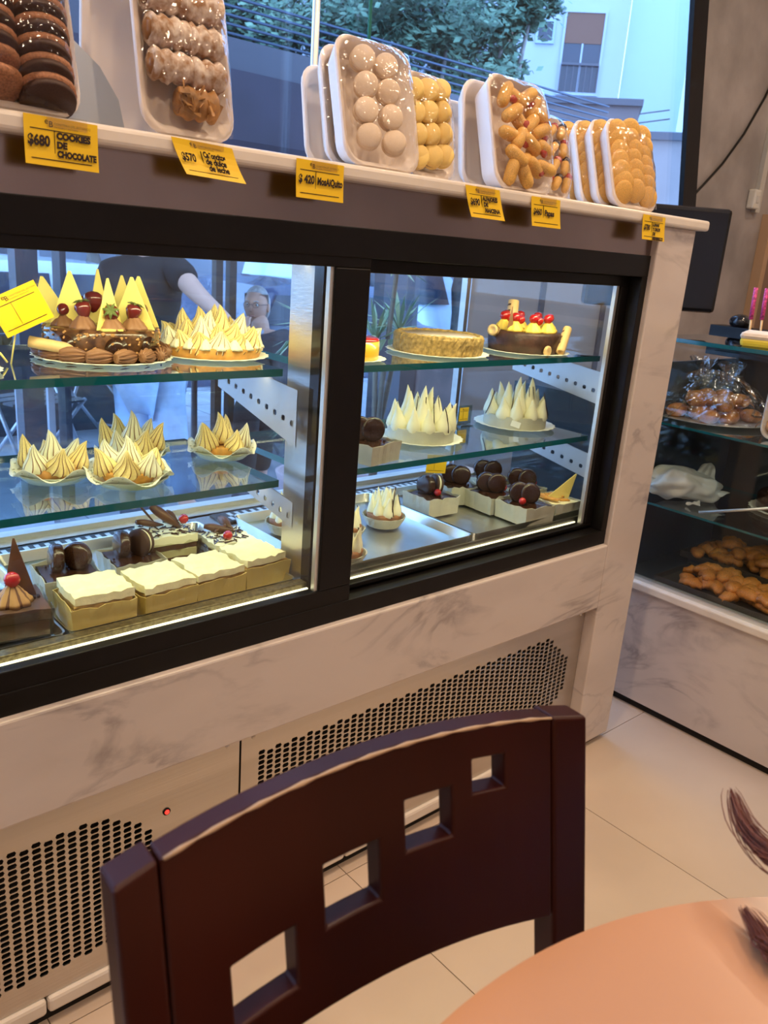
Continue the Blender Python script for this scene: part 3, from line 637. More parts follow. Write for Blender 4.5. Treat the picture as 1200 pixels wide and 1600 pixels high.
# --- crumb crusted tart
t = empty('iced_tart', (1.228, .212, Z1), 'round tart with a rough nut crumb side and glossy icing on the top shelf', 'tart')
doily(t, .107)
cr = []
q = random.Random(8)
for k, (r_, z_) in enumerate([(.001, .003), (.090, .003), (.0925, .010), (.093, .018), (.0935, .027), (.093, .035), (.091, .040), (.085, .042), (.081, .039), (.078, .036), (.001, .036)]):
    cr.append([((r_ + (q.uniform(-.0016, .0016) if r_ > .08 else 0)) * cos(2 * pi * i / 120), (r_ + (q.uniform(-.0016, .0016) if r_ > .08 else 0)) * sin(2 * pi * i / 120), z_ + (q.uniform(-.001, .001) if r_ > .07 else 0)) for i in range(120)])
MB().rings(cr, 0, False).build('crumb_crust', M_crumb, t)
MB().lathe([(.001, .0365), (.079, .0365), (.079, .0385), (.001, .0395)], 60).build('icing', M_icing, t)
# --- chocolate cake with yellow rosettes
t = empty('chocolate_cherry_cake', (1.486, .198, Z1), 'chocolate cake with yellow cream rosettes, red cherries and wafer rolls on the top shelf', 'cake')
doily(t, .103)
MB().lathe([(.001, .003), (.079, .003), (.081, .02), (.082, .042), (.078, .047), (.001, .047)], 56, mod=lambda a_, k: 1 + .006 * sin(9 * a_)).build('cake_body', mat('dark_cake_side', (.06, .025, .02), .5, var=.35, scale=50, bump=.8, bscale=80), t)
for k in range(8):
    a = 2 * pi * k / 8 + .2; rosette(t, .052 * cos(a), .052 * sin(a), .046, .0205, .026, M_creamy, name='cream_rosette')
    cherry(t, .052 * cos(a), .052 * sin(a), .066, .0105)
    if k in (3, 4, 5): cherry(t, .052 * cos(a) + .012, .052 * sin(a) - .006, .063, .009)
wafer_roll(t, -.078, .020, .044, .020, .012, R(200), R(10)); wafer_roll(t, -.005, .040, .055, .055, .0125, R(40), R(70)); wafer_roll(t, .02, .045, .052, .035, .010, R(60), R(40))
wafer_roll(t, .020, -.088, .010, .075, .0100, R(28), R(38)); 
shard(t, -.065, -.010, .048, .014, .052, R(-40), 0, M_cocoa, name='chocolate_leaf')
MB().ball((.088, .002, .022), .017, 14, 10, sc=(1, 1, 1)).build('chocolate_ball', M_choc, t)
MB().ball((.072, -.022, .014), .016, 14, 10, sc=(1.2, 1, .8)).build('cream_ball', M_alf, t)
MB().lathe([(.001, 0), (.011, 0), (.012, .004), (.008, .007), (.003, .005), (.001, .006)], 16, M=T(-.018, -.080, .012) @ RX(pi / 2)).build('cream_coin', M_wafer, t)
# --- boxed slices
GS = 'chocolate glazed squares topped with dipped cookies'
def choc_square(x, y, z, label, w=.082, h=.036, yaw=0, seed=0, cookies='2', cherry_at=None, wraph=None, group=GS, sand=False, m=None):
    t = empty('chocolate_square', (x, y, z), label, 'pastry', group, rz=yaw)
    wrap(t, w * 1.04, w * 1.04, wraph or h * 1.02, seed, m, flare=.05)
    slabpart(t, 'sponge_layer', w * .94, w * .94, .001, h * .45, M_cocoa, seed)
    slabpart(t, 'cream_layer', w * .93, w * .93, h * .45, h * .8, M_mer, seed + 1)
    slabpart(t, 'glaze', w * .95, w * .95, h * .8, h, M_choc, seed + 2, wob=.0008)
    q = random.Random(seed)
    if x < .8:
        dipped_cookie(t, -.016, .004, h - .002, .024, R(0) + q.uniform(-.1, .1), .10); dipped_cookie(t, .016, .000, h - .002, .024, R(-140 if not sand else -155) + q.uniform(-.1, .1), -.08, sandwich=sand)
    elif seed == 14:
        dipped_cookie(t, -.014, .006, h - .002, .024, R(10), .10); dipped_cookie(t, .016, .004, h - .002, .023, R(-15), .10, sandwich=True)
    else:
        dipped_cookie(t, -.010, .014, h - .002, .0245, R(-135) + q.uniform(-.15, .15), -.10); dipped_cookie(t, .006, -.004, h - .002, .0245, R(-122) + q.uniform(-.15, .15), -.12)
    if cherry_at: cherry(t, cherry_at[0], cherry_at[1], h, .0085)
    for k in range(6): MB().box(-.0018, .0018, -.0018, .0018, 0, .003, 0, T(q.uniform(-.035, .035), q.uniform(-.035, .035), h) @ RZ(k)).build('chocolate_crumb', M_choc, t)
    return t
def cream_square(x, y, label, w=.088, d=.088, h=.050, seed=0, yaw=0):
    t = empty('cream_square', (x, y, ZB), label, 'pastry', 'cream topped squares in the front row', rz=yaw)
    wrap(t, w * 1.04, d * 1.04, h * .74, seed, mat('amber_wrap', (.56, .42, .13), .35, bump=.4, bscale=40), flare=.04)
    slabpart(t, 'sponge_layer', w * .93, d * .93, .001, h * .62, M_sponge, seed)
    slabpart(t, 'crumb_layer', w * .95, d * .95, h * .62, h * .80, mat('brown_crumb', (.40, .25, .08), .8, var=.3, scale=90), seed + 3, wob=.002)
    slabpart(t, 'cream_top', w * .98, d * .98, h * .80, h * 1.06, M_cream, seed + 1, wob=.0022, n=9)
    return t
cream_square(.452, .113, 'cream topped square, leftmost of four in the front row of the metal tray', .090, .085, .056, 1, R(-4))
cream_square(.553, .116, 'cream topped square, second from the left in the front row', .086, .088, .050, 2, R(3))
cream_square(.648, .124, 'cream topped square, third from the left in the front row', .088, .088, .048, 3, R(2))
cream_square(.742, .134, 'cream topped square, last on the right in the front row beside the steel post', .086, .086, .050, 4, R(5))
choc_square(.452, .222, ZB, 'chocolate square with two cookies behind the leftmost cream square', .084, .042, R(-6), 11)
choc_square(.572, .248, ZB, 'chocolate square with standing cookies left of the shaving covered cake', .082, .036, R(-3), 12, sand=True)
choc_square(1.005, .152, Z2, 'wrapped chocolate square with cookies on the middle shelf beside the centre stile', .084, .036, R(12), 13, cherry_at=(.032, .0))
choc_square(1.308, .268, ZB, 'chocolate square with cookies and red sprinkles at the left of the right tray', .086, .040, R(-2), 14, cherry_at=(-.002, -.022))
choc_square(1.425, .300, ZB, 'chocolate square with cookies in front of the yellow card in the right tray', .084, .042, R(-14), 15)
choc_square(1.455, .212, ZB, 'chocolate square with a cherry in the middle of the right tray', .086, .040, R(-4), 16, cherry_at=(.030, -.006))
choc_square(1.545, .305, ZB, 'hindmost chocolate square in the right tray, mostly hidden', .080, .040, R(-5), 17, cherry_at=(.030, .0))
choc_square(1.568, .212, ZB, 'chocolate square with a cherry behind the white chocolate triangle', .078, .038, R(-3), 18, cherry_at=(.030, -.006))
choc_square(1.462, .116, ZB, 'foremost chocolate square of the right tray with its cherry left of the cookies', .090, .040, R(-2), 19, cherry_at=(-.026, -.012))
# black forest squares with shavings
def forest(x, y, label, w, h, seed, big):
    t = empty('cream_cake_slice', (x, y, ZB), label, 'cake slice', 'cream cake slices with chocolate shavings', rz=R(-4))
    wrap(t, w * 1.03, w * 1.03, h * .8, seed, glassmat('clear_wrap', (.9, .9, .84), 1.4, rough=.15, bump=.4))
    slabpart(t, 'sponge_layer', w * .93, w * .93, .001, h * .33, M_cocoa, seed)
    slabpart(t, 'cream_layer', w * .94, w * .94, h * .33, h * .55, M_mer, seed + 1, wob=.002)
    slabpart(t, 'sponge_layer', w * .93, w * .93, h * .55, h * .72, M_choc2, seed + 2)
    slabpart(t, 'cream_top', w * .97, w * .97, h * .72, h, M_mer, seed + 3, wob=.0018, n=9)
    q = random.Random(seed); cm = MB()
    for k in range(70): 
        a = q.uniform(0, 3.1); L_ = q.uniform(.002, .008); cm.box(-L_, L_, -.0010, .0010, 0, .0014, 0, T(q.uniform(-.45, .45) * w, q.uniform(-.45, .45) * w, h + .0006) @ RZ(a) @ RY(q.uniform(-.3, .3)))
    cm.build('chocolate_flakes', M_choc, t, kind='stuff')
    def curl_(x0, y0, L_, r, az, el):
        pts = [(L_ * u, .002 * sin(6 * u), 0) for u in (0, .15, .3, .5, .7, .85, 1)]
        mb = MB().tube(pts, r, 10, rr=[r * k for k in (.25, .5, .8, 1, 1.05, .9, .6)]); return obj('chocolate_curl', mb.mesh('chocolate_curl', M_choc2), t, M=T(x0, y0, h + .004) @ RZ(az) @ RY(-el))
    if big:
        curl_(.022, -.012, .065, .0085, R(160), R(38)); curl_(.0, .01, .05, .006, R(175), R(12)); curl_(-.01, .012, .055, .002, R(150), R(48)); curl_(.028, .004, .035, .007, R(120), R(30)); cherry(t, .030, -.010, h + .008, .009)
    else:
        curl_(.018, .008, .055, .007, R(150), R(6)); curl_(.02, .015, .045, .009, R(100), R(12)); curl_(-.02, .01, .035, .004, R(30), R(10)); cherry(t, -.008, -.020, h - .002, .009)
    return t
forest(.652, .282, 'tall cream cake slice with a chocolate curl and red cherry, middle of the left tray', .088, .060, 21, True)
forest(.752, .238, 'lower cream cake slice with dark shavings and a cherry beside the steel post', .086, .044, 22, False)
# chocolate slice with fin at far left
t = empty('chocolate_slice', (.335, .150, ZB), 'chocolate slice with a tall chocolate triangle, coffee cream rosette and cherry at lower left', 'cake slice', rz=R(-8))
wrap(t, .11, .098, .040, 31, glassmat('clear_wrap', (.9, .9, .84), 1.4), flare=.03)
slabpart(t, 'sponge_layer', .10, .090, .001, .025, M_choc2, 31); slabpart(t, 'glaze', .102, .092, .025, .043, mat('matte_choc', (.075, .035, .022), .5, var=.2, scale=40), 32)
rosette(t, .008, -.012, .043, .026, .030, mat('coffee_cream', (.45, .24, .09), .45), name='cream_rosette', m2=M_cocoad); cherry(t, .008, -.014, .068, .0115)
shard(t, .022, .014, .043, .046, .088, R(-25), 0, M_choc2, name='chocolate_fin', skew=-.004)
for k in range(6): MB().box(-.0018, .0018, -.0018, .0018, 0, .003, 0, T(.038 + .006 * cos(k * 2), -.005 + .006 * sin(k * 3), .043)).build('chocolate_crumb', M_choc, t)
# crisp slice with white chocolate triangle
t = empty('crisp_slice', (1.572, .118, ZB), 'paper wrapped crisp slice with a leaning white chocolate triangle at the right end', 'cake slice', rz=R(-2))
wrap(t, .088, .088, .034, 33); slabpart(t, 'sponge_layer', .082, .082, .001, .033, M_cream, 33)
q = random.Random(6)
for k in range(14): MB().box(-.012, .012, -.006, .006, 0, .003, 0, T(q.uniform(-.03, .03), q.uniform(-.03, .03), .034 + .0012 * (k % 4)) @ RZ(q.uniform(0, 3)) @ RX(q.uniform(-.3, .3))).build('crisp_flake', M_pastry, t)
shard(t, .000, -.008, .036, .056, .060, R(-28), 0, M_wchoc, skew=.040)
# small white meringue tartlets in paper cups
def mtart(x, y, label, r, seed, stick=False):
    t = empty('meringue_cup', (x, y, ZB), label, 'tartlet', 'small white meringue cups on the bare tray')
    q = random.Random(seed)
    MB().lathe([(.001, 0), (r * .82, 0), (r * 1.03, .016), (r * 1.10, .023), (r * 1.06, .023), (r * .84, .002), (.001, .002)], 32, smooth=False, mod=lambda a_, k: 1 + (q.uniform(-.04, .04) if k in (2, 3, 4) else 0)).build('paper_cup', M_paper, t)
    MB().lathe([(.001, .003), (r * .8, .003), (r * .92, .026), (r * .85, .030), (.001, .028)], 32, mod=lambda a_, k: 1 + .02 * sin(7 * a_)).build('tart_shell', mat('brown_shell', (.28, .12, .05), .6, var=.2, scale=60, bump=.6), t)
    peaks(t, ringpeaks(r * .62, 8, r * .27, .044, .024, .06, .3, .1, q) + [(0, 0, .026, r * .36, .060, .0, 0)] + ringpeaks(r * .3, 3, r * .28, .056, .026, .05, .2, .1, q), 'W')
    if stick: MB().tube([(-.012, -r * .86, .026), (-.008, -r * .80, .05), (.0, -r * .70, .092)], .0016, 6).build('chocolate_stick', M_choc, t)
    for k in (2, 5): 
        a = 3.5 + k * .5; MB().tube([(r * (.95 - .25 * u) * cos(a), r * (.95 - .25 * u) * sin(a), .03 + .036 * u) for u in (0, .5, 1)], .001, 6).build('chocolate_drizzle', M_choc, t)
mtart(1.142, .242, 'white meringue cup with an upright chocolate stick, alone on the bare tray', .043, 41, True)
mtart(1.012, .222, 'white meringue cup half hidden by another behind the centre stile', .043, 42)
mtart(.925, .112, 'foremost white meringue cup, cut by the black centre stile', .043, 43)
mtart(.935, .305, 'white meringue cup seen through the left pane beside the steel post', .042, 44)
# metal trays on the deck
def mtray(x0, x1, y0, y1, label, h=.026):
    t = empty('metal_tray', ((x0 + x1) / 2, (y0 + y1) / 2, .6125), label, 'tray', 'metal display trays on the case floor')
    w, d = (x1 - x0) / 2, (y1 - y0) / 2
    mb = MB(); ths = .0015
    def rr_(a, b, z, r=.012):
        L_ = []
        for cx, cy, s in ((a - r, b - r, 0), (-a + r, b - r, 1), (-a + r, -b + r, 2), (a - r, -b + r, 3)):
            for k in range(5): an = pi / 2 * (s + k / 4); L_.append((cx + r * cos(an), cy + r * sin(an), z))
        return L_
    mb.rings([rr_(w - .006, d - .006, 0), rr_(w, d, h), rr_(w + .001, d + .001, h + .001), rr_(w - .0015, d - .0015, h), rr_(w - .0085, d - .0085, .008)], 0, False)
    mb.build('tray_shell', M_tray, t)
    return t
mtray(.16, .388, .062, .40, 'metal tray under the chocolate slice at lower left')
mtray(.393, .785, .062, .41, 'metal tray under the four cream topped squares')
mtray(.868, 1.238, .068, .41, 'nearly bare metal tray under the white meringue cups')
mtray(1.246, 1.635, .068, .41, 'metal tray under the chocolate squares at the right')
# price cards inside the case
def text(root, s, x, z, size, m=M_ink, y=-.0006, name='lettering', M=None, bold=0, sx=1):
    cu = bpy.data.curves.new('t', 'FONT'); cu.body = s; cu.size = size; cu.offset = bold; cu.align_x = 'LEFT'; cu.resolution_u = 3; cu.space_line = .95
    to = bpy.data.objects.new('t', cu); COL.objects.link(to); dg = bpy.context.evaluated_depsgraph_get(); me = bpy.data.meshes.new_from_object(to.evaluated_get(dg)); COL.objects.unlink(to); bpy.data.objects.remove(to)
    me.materials.clear(); me.materials.append(m); me.transform((M or Matrix()) @ T(x, y, z) @ RX(pi / 2) @ SCL(sx, 1, 1))
    return obj(name, me, root)
def card(root, w, h, M=None, curve=.0, divide=True):
    # printed yellow card in the XZ plane: origin at its top left corner, facing -Y
    M = M or Matrix(); mb = MB(); n = 6; vs = []; fs = []
    for k in range(n + 1):
        zz = -h * k / n; yy = -curve * (k / n) ** 2
        vs += [(0, yy, zz), (w, yy, zz), (0, yy + .0004, zz), (w, yy + .0004, zz)]
    for k in range(n):
        a = k * 4; fs += [(a, a + 4, a + 5, a + 1), (a + 2, a + 3, a + 7, a + 6), (a, a + 2, a + 6, a + 4), (a + 1, a + 5, a + 7, a + 3)]
    fs += [(0, 1, 3, 2), (n * 4, n * 4 + 2, n * 4 + 3, n * 4 + 1)]
    me = mb.add(vs, fs).mesh('card', M_yellow); me.transform(M); obj('card', me, root)
    rl = MB().box(w * .08, w * .90, -.0007, -.0002, -h * .272, -h * .256).box(w * .08, w * .90, -.0007 - curve * .72, -.0002 - curve * .72, -h * .872, -h * .856)
    if divide: rl.box(w * .395, w * .402, -.0007 - curve * .3, -.0002 - curve * .2, -h * .83, -h * .27)
    me = rl.mesh('printed_rules', M_ink); me.transform(M); obj('printed_rules', me, root)
    text(root, 'e', w * .27, -h * .145, h * .17, M_ink, M=M, name='logo'); text(root, 'B', w * .325, -h * .20, h * .17, M_ink, M=M, name='logo')
    text(root, 'CONFITERIA DEL BOTANICO', w * .40, -h * .15, h * .068, M_inkg, M=M, name='shop_name', sx=.9)
    text(root, 'PANADERIA Y PASTELERIA', w * .40, -h * .205, h * .045, M_inkg, M=M, name='shop_name')
pk = empty('price_card', (.384, .228, Z1), 'blank yellow price card tilted on a pick left of the strawberry cake', 'price card')
card(pk, .070, .056, T(-.026, .0, .088) @ RZ(R(-18)) @ RY(R(-27)))
MB().tube([(.004, .004, .0), (.016, .004, .060)], .0012, 6).tube([(-.004, -.006, .004), (-.014, -.008, .018)], .0015, 6).build('card_pick', M_wchoc, pk)
pk = empty('price_card', (1.352, .335, ZB), 'blank yellow price card standing behind the chocolate squares in the right tray', 'price card')
card(pk, .052, .044, T(0, 0, .112) @ RY(R(4)) @ RZ(R(-20))); MB().box(-.001, .001, .0005, .003, -.0, .07, 0, T(.026, -.004, 0)).build('card_stem', M_alu, pk)
hd = empty('price_holder', (1.405, .300, Z2), 'clear acrylic holder with a small yellow card between the two meringue cakes', 'price holder')
MB().box(0, .042, -.012, .012, 0, .003).box(.002, .050, .004, .006, .003, .048).build('acrylic_stand', glassmat('acrylic', (.9, .93, .9), 1.5, boost=1.5), hd)
card(hd, .030, .032, T(.006, .002, .043)); 

# ================================================================= foam trays standing on the worktop
def rrect(w, h, r, y, n=6):
    L_ = []
    for cx, cz, s in ((w - r, h - r, 0), (-w + r, h - r, 1), (-w + r, -h + r, 2), (w - r, -h + r, 3)):
        for k in range(n): an = pi / 2 * (s + k / (n - 1)); L_.append((cx + r * cos(an), y, cz + r * sin(an)))
    return L_
def foam(x0, x1, y, h, lean, label, group, back=False, dp=.024, film=True, z=1.3035, yaw=0):
    # stands on its short edge; local frame: x right, y into the back of the tray, z up, rim at y = 0
    w = (x1 - x0) / 2; H = h / 2
    t = empty('foam_tray', ((x0 + x1) / 2, y, z), label, 'food tray', group)
    s = -1 if back else 1
    t.rotation_euler = (-R(lean), 0, (pi if back else 0) + yaw)
    mb = MB(); q = []
    for (iw, ih, yy, rr) in ((w, H, 0, .030), (w - .002, H - .002, -.003, .030), (w - .007, H - .007, -.002, .026), (w - .020, H - .020, dp - .004, .020)):
        q.append([(a, b, c + H) for a, b, c in rrect(iw, ih, rr, yy)])
    qb = [[(a, b, c + H) for a, b, c in rrect(iw, ih, rr, yy)] for (iw, ih, yy, rr) in ((w - .014, H - .014, dp, .022), (w - .001, H - .001, .003, .030), (w, H, 0, .030))]
    mb.rings(qb + q[1:], 0, True, caps=(True, True))
    o = mb.build('tray_body', M_foam, t); md = o.modifiers.new('edge', 'EDGE_SPLIT'); md.split_angle = R(60)
    return t, w, H
def filmskin(t, w, H, bulge, seed=0, tw=None):
    q = random.Random(seed); n = 10; vs = []; fs = []
    for j in range(n + 1):
        for i in range(n + 1):
            u, v = i / n * 2 - 1, j / n * 2 - 1
            e = (1 - abs(u) ** 3) * (1 - abs(v) ** 3)
            uu = u * (1 - .06 * v * v); vv = v * (1 - .06 * u * u)
            vs.append((uu * (w - .001), -.0035 - bulge * e ** .7 + q.uniform(-.0012, .0012) * (e > 0), H + vv * (H - .001)))
    for j in range(n):
        for i in range(n): a = j * (n + 1) + i; fs.append((a, a + 1, a + n + 2, a + n + 1))
    MB().add(vs, fs, 0, True).build('cling_film', M_film, t)
def disc_cookie(key, m, th=.4, wob=.02, dome=.1):
    if key not in ROS:
        ROS[key] = MB().lathe([(.001, -th / 2), (.42, -th / 2), (.5, -th * .2), (.5, th * .1), (.42, th * .42), (.2, th * .5 + dome * .6), (.001, th * .5 + dome)], 22, (lambda k, i: 1 if (key == 'golden_biscuit' and k in (1, 2)) else 0), mod=lambda a, k: 1 + wob * sin(3 * a + k)).mesh(key, [m, M_pastry])
    return ROS[key]
def two_cookie(key, ma, mf, th=.5):
    if key not in ROS:
        ROS[key] = MB().lathe([(.001, -th / 2), (.42, -th / 2), (.5, -th * .36), (.5, -th * .14), (.45, -th * .1), (.45, th * .1), (.5, th * .14), (.5, th * .36), (.42, th / 2), (.001, th / 2)], 24, lambda k, i: 1 if k in (4,) else 0).mesh(key, [ma, mf])
    return ROS[key]
def put(me, t, name, x, y, z, s, az=0, tilt=0, roll=0, sz=None):
    return obj(name, me, t, M=T(x, y, z) @ RZ(az) @ RX(tilt) @ RY(roll) @ SCL(s, s, sz or s))
GC = 'film wrapped foam trays on the worktop'
# 1 chocolate cookies (two columns of overlapping biscuits)
t, w, H = foam(.268, .408, -.010, .205, 14, 'foam tray of striped brown chocolate cookies at the left end of the worktop', GC)
cm = disc_cookie('brown_cookie', M_cookie, .30, .02, .12)
DK = MB().lathe([(.001, -.08), (.47, -.08), (.485, 0), (.47, .08), (.001, .08)], 20).mesh('cookie_filling', M_cookied)
for c_, xo in enumerate((-.026, .030)):
    for k in range(8):
        zz = .022 + .0200 * k
        o = put(cm, t, 'chocolate_cookie', xo, -.004, zz, .062, 0, R(-22), R(4 if c_ else -4), .052)
        if c_ == 1 or k > 1: obj('cookie_filling', DK, o, M=T(0, 0, -.18))
filmskin(t, w, H, .036, 1)
t2 = empty('clear_lid', (.452, .055, 1.3035), 'clear grey plastic lid standing behind the chocolate cookie tray', 'lid')
MB().prism([(-.06, 0), (.035, 0), (.03, .04), (.01, .075), (-.02, .10), (-.06, .115)], -.0008, .0008, 0, RX(pi / 2 - .2)).build('lid_sheet', mat('frosted_lid', (.42, .44, .46), .3, trans=.2), t2)
# 2 sugared rolls
t, w, H = foam(.478, .606, -.010, .195, 11, 'foam tray of sugar dusted caramel rolls, second from the left', GC)
q = random.Random(12)
def roll(x, z, L_, r, m=M_sugar, open_left=True, seed=0):
    qq = random.Random(seed); rs = []
    for k in range(13):
        u = k / 12; rr_ = r * (1 + .13 * sin(u * 19 + seed) + qq.uniform(-.05, .05)) * (.86 if k in (0, 12) else 1)
        rs.append([(x + (u - .5) * L_, -.004 + rr_ * cos(2 * pi * i / 18) * (1 + qq.uniform(-.06, .06)) * .9, z + rr_ * sin(2 * pi * i / 18) * (1 + qq.uniform(-.06, .06))) for i in range(18)])
    o = MB().rings(rs, 0, True).build('sugared_roll', m, t)
    MB().ball((x - L_ * .5, -.004, z), r * .62, 10, 8, sc=(.35, 1, 1), wob=.2, rnd=qq).build('caramel_filling', M_dulce, o)
    return o
for j, zz in enumerate((.078, .116, .154)):
    roll(-.022, zz, .050, .0175, seed=j); roll(.027, zz - .002, .048, .0175, seed=j + 5)
o = roll(.010, .040, .050, .0185, M_flaky, seed=9)
fl = MB()
for k in range(26): fl.box(-.006, .006, -.0006, .0006, -.0045, .0045, 0, T(.010 + q.uniform(-.024, .024), -.018 + q.uniform(-.006, .006), .040 + q.uniform(-.016, .016)) @ RZ(q.uniform(-1, 1)) @ RX(q.uniform(-.8, .8)) @ RY(q.uniform(0, 3)))
fl.build('pastry_flakes', M_flaky, o, kind='stuff')
filmskin(t, w, H, .026, 2)
t, w, H = foam(.440, .560, .085, .190, -6, 'empty white foam tray back behind the sugared rolls', GC, dp=.020)
# 3 pale alfajores, with two more trays behind
pa = two_cookie('pale_biscuit', M_alf, M_alf, .52)
def fill_alf(t, w, H, seed, rows=4, m=pa, nm='pale_biscuit', big=.036):
    q = random.Random(seed)
    for j in range(rows):
        for c_, xo in enumerate((-.028, .018)):
            put(m, t, nm, xo + q.uniform(-.003, .003), -.006, .038 + .036 * j + (.003 if c_ == 0 else 0), big, R(-30 + q.uniform(-22, 14)), R(90 + q.uniform(-8, 14)), R(0))
t, w, H = foam(.786, .934, -.010, .182, 15, 'front foam tray of pale round biscuits in two columns', GC, dp=.034)
fill_alf(t, w, H, 3); filmskin(t, w, H, .026, 3)
t, w, H = foam(.800, .930, .050, .176, 13, 'foam tray of pale biscuits just behind the front one, biscuits dim behind film', GC)
fill_alf(t, w, H, 4); filmskin(t, w, H, .026, 4)
t, w, H = foam(.800, .900, .105, .150, 10, 'hindmost white foam tray back behind the pale biscuits', GC, dp=.02)
# 4 yellow alfajores
ya = two_cookie('yellow_biscuit', M_alfy, M_choc2, .50)
t, w, H = foam(.925, 1.034, .012, .160, 14, 'foam tray of round yellow sandwich biscuits right of the pale biscuits', GC)
q = random.Random(5)
for j in range(4):
    for c_, xo in enumerate((-.034, -.004, .024)):
        if j == 3 and c_ == 2: pass
        put(ya, t, 'yellow_biscuit', xo + q.uniform(-.002, .002), -.006, .028 + .033 * j + .004 * c_, .036, R(-38 + q.uniform(-14, 14)), R(84), R(q.uniform(-8, 8)))
filmskin(t, w, H, .022, 5)
# 5 finger biscuits with jam, two blank trays behind
t, w, H = foam(1.108, 1.262, -.010, .190, 16, 'foam tray of golden finger biscuits with red jam, the large front one', GC, dp=.040)
q = random.Random(6)
fb = MB().lathe([(.001, -.5), (.13, -.47), (.21, -.36), (.235, -.2), (.24, .2), (.21, .36), (.13, .47), (.001, .5)], 16).mesh('finger_biscuit', M_gold)
spots = [(-.040, .150, 30), (-.018, .146, 115), (.006, .150, 60), (.030, .140, 40), (.044, .124, 110), (-.036, .118, 60), (-.012, .112, 130), (.014, .108, 50), (.036, .098, 70), (-.040, .086, 95), (-.018, .080, 40), (.006, .074, 120), (.030, .070, 60), (.048, .070, 110), (-.034, .048, 130), (-.010, .044, 60), (.016, .036, 120), (.040, .036, 105), (-.042, .024, 20), (-.012, .020, 150)]
for i, (x, z, a) in enumerate(spots):
    put(fb, t, 'finger_biscuit', x, -.008 - .004 * (i % 3), z + .004, .047, R(q.uniform(-12, 12)), R(q.uniform(-15, 15)), R(a))
for k in range(9):
    x, z, a = spots[k * 2]
    MB().ball((x + .010, -.016, z - .004), .0085, 10, 7, sc=(1.1, .6, .9), wob=.18, rnd=q).build('jam_blob', M_jam, t)
filmskin(t, w, H, .030, 6)
foam(1.100, 1.225, .062, .178, 8, 'blank white foam tray leaning behind the finger biscuit tray', GC, dp=.022)
foam(1.090, 1.200, .120, .150, 8, 'lowest blank foam tray glimpsed behind the yellow biscuits', GC, dp=.02)
# 6 assorted biscuits with chocolate tips
t, w, H = foam(1.290, 1.385, .045, .160, 17, 'foam tray of assorted biscuits with dark chocolate tips behind the finger biscuits', GC)
for i in range(12):
    o = put(fb, t, 'filled_biscuit', -.030 + .030 * (i % 3), -.008, .030 + .032 * (i // 3), .034, 0, R(q.uniform(-10, 10)), R(40 + q.uniform(-20, 20)))
    MB().ball((0, 0, .42), .26, 10, 7).build('chocolate_tip', M_choc if i % 2 else M_jam, o)
filmskin(t, w, H, .026, 7)
# 7 four trays of round golden biscuits
gc = disc_cookie('golden_biscuit', M_gold, .17, .02, .03)
for i, (x0, x1, y, lab) in enumerate(((1.452, 1.606, -.010, 'front foam tray of overlapping golden round biscuits at the right end of the worktop'), (1.450, 1.600, .026, 'second foam tray of golden round biscuits from the front at the right end'), (1.446, 1.596, .062, 'third foam tray of golden round biscuits from the front at the right end'), (1.442, 1.590, .098, 'hindmost foam tray of golden round biscuits at the right end'))):
    t, w, H = foam(x0, x1, y, .172, 18, lab, GC)
    for c_ in range(3):
        for k in range(6, -1, -1):
            if i > 0 and c_ > 1: continue
            put(gc, t, 'golden_biscuit', -.046 + .042 * c_ + q.uniform(-.003, .003), -.005 - .003 * (c_ % 2), .028 + .0195 * k + .006 * (c_ % 2), .046, R(-28 + q.uniform(-10, 10)), R(106 + q.uniform(-6, 6)), R(q.uniform(-6, 6)))
    filmskin(t, w, H, .020, 8 + i)

# ================================================================= handwritten price cards taped to the worktop edge
def pricecard(x, z, w, h, ry, price, lines, label, curve=.004, shear=0, ls=.16, px=.06, pz=-.60):
    t = empty('price_card', (x, -.0285, z), label, 'price card', 'handwritten yellow price cards along the worktop edge')
    M = Matrix(); M[0][2] = -shear
    M = RY(R(ry)) @ M
    card(t, w, h, M, -curve * -1 if False else curve)
    text(t, price, w * .035, h * pz, h * .29, M_ink, y=-.0014 - curve * .52, M=M, name='handwritten_price', bold=h * .013, sx=.80)
    n = len(lines)
    for i, l in enumerate(lines):
        zz = -.42 - i * (.185 if n > 2 else .2) if n > 1 else -.60
        text(t, l, w * .42, h * zz, h * (ls * 1.08 if n > 1 else .26), M_ink, y=-.0014 - curve * (min(1, .1 - zz)) ** 2, M=M, name='handwritten_name', bold=h * .013, sx=min(1.0, .49 * w / (len(l) * h * ls * .66)) if n > 1 else min(.95, .62 * w / (len(l) * h * .15)))
    MB().box(w * .30, w * .85, -.0012, -.0008, -h * .22, h * .04).build('clear_tape', glassmat('tape', (.97, .95, .9), 1.5, rough=.1, boost=1.2), t)
    return t
pricecard(.335, 1.3015, .081, .050, 1.0, '$680', ['COOKIES', 'DE', 'CHOCOLATE'], 'yellow price card reading cookies de chocolate under the brown cookies', .003, ls=.165)
pricecard(.506, 1.3010, .084, .040, 2.0, '$570', ['Cañoncitos', 'de dulce', 'de leche'], 'yellow price card for cañoncitos bending outwards below the sugared rolls', .012, shear=.40, ls=.20)
pricecard(.689, 1.2990, .081, .049, .5, '$ 420', ['MosAiQuito'], 'yellow price card reading mosaiquito left of the pale biscuits', .003)
pricecard(1.016, 1.2990, .082, .047, .5, '$690', ['ALFAJORES', 'DE', 'MAICENA'], 'yellow price card reading alfajores de maicena below the jam biscuits', .007, shear=.3, ls=.165)
pricecard(1.181, 1.2975, .080, .048, .0, '$460', ['Papas'], 'yellow price card reading papas, fifth along the worktop edge', .004, shear=.12)
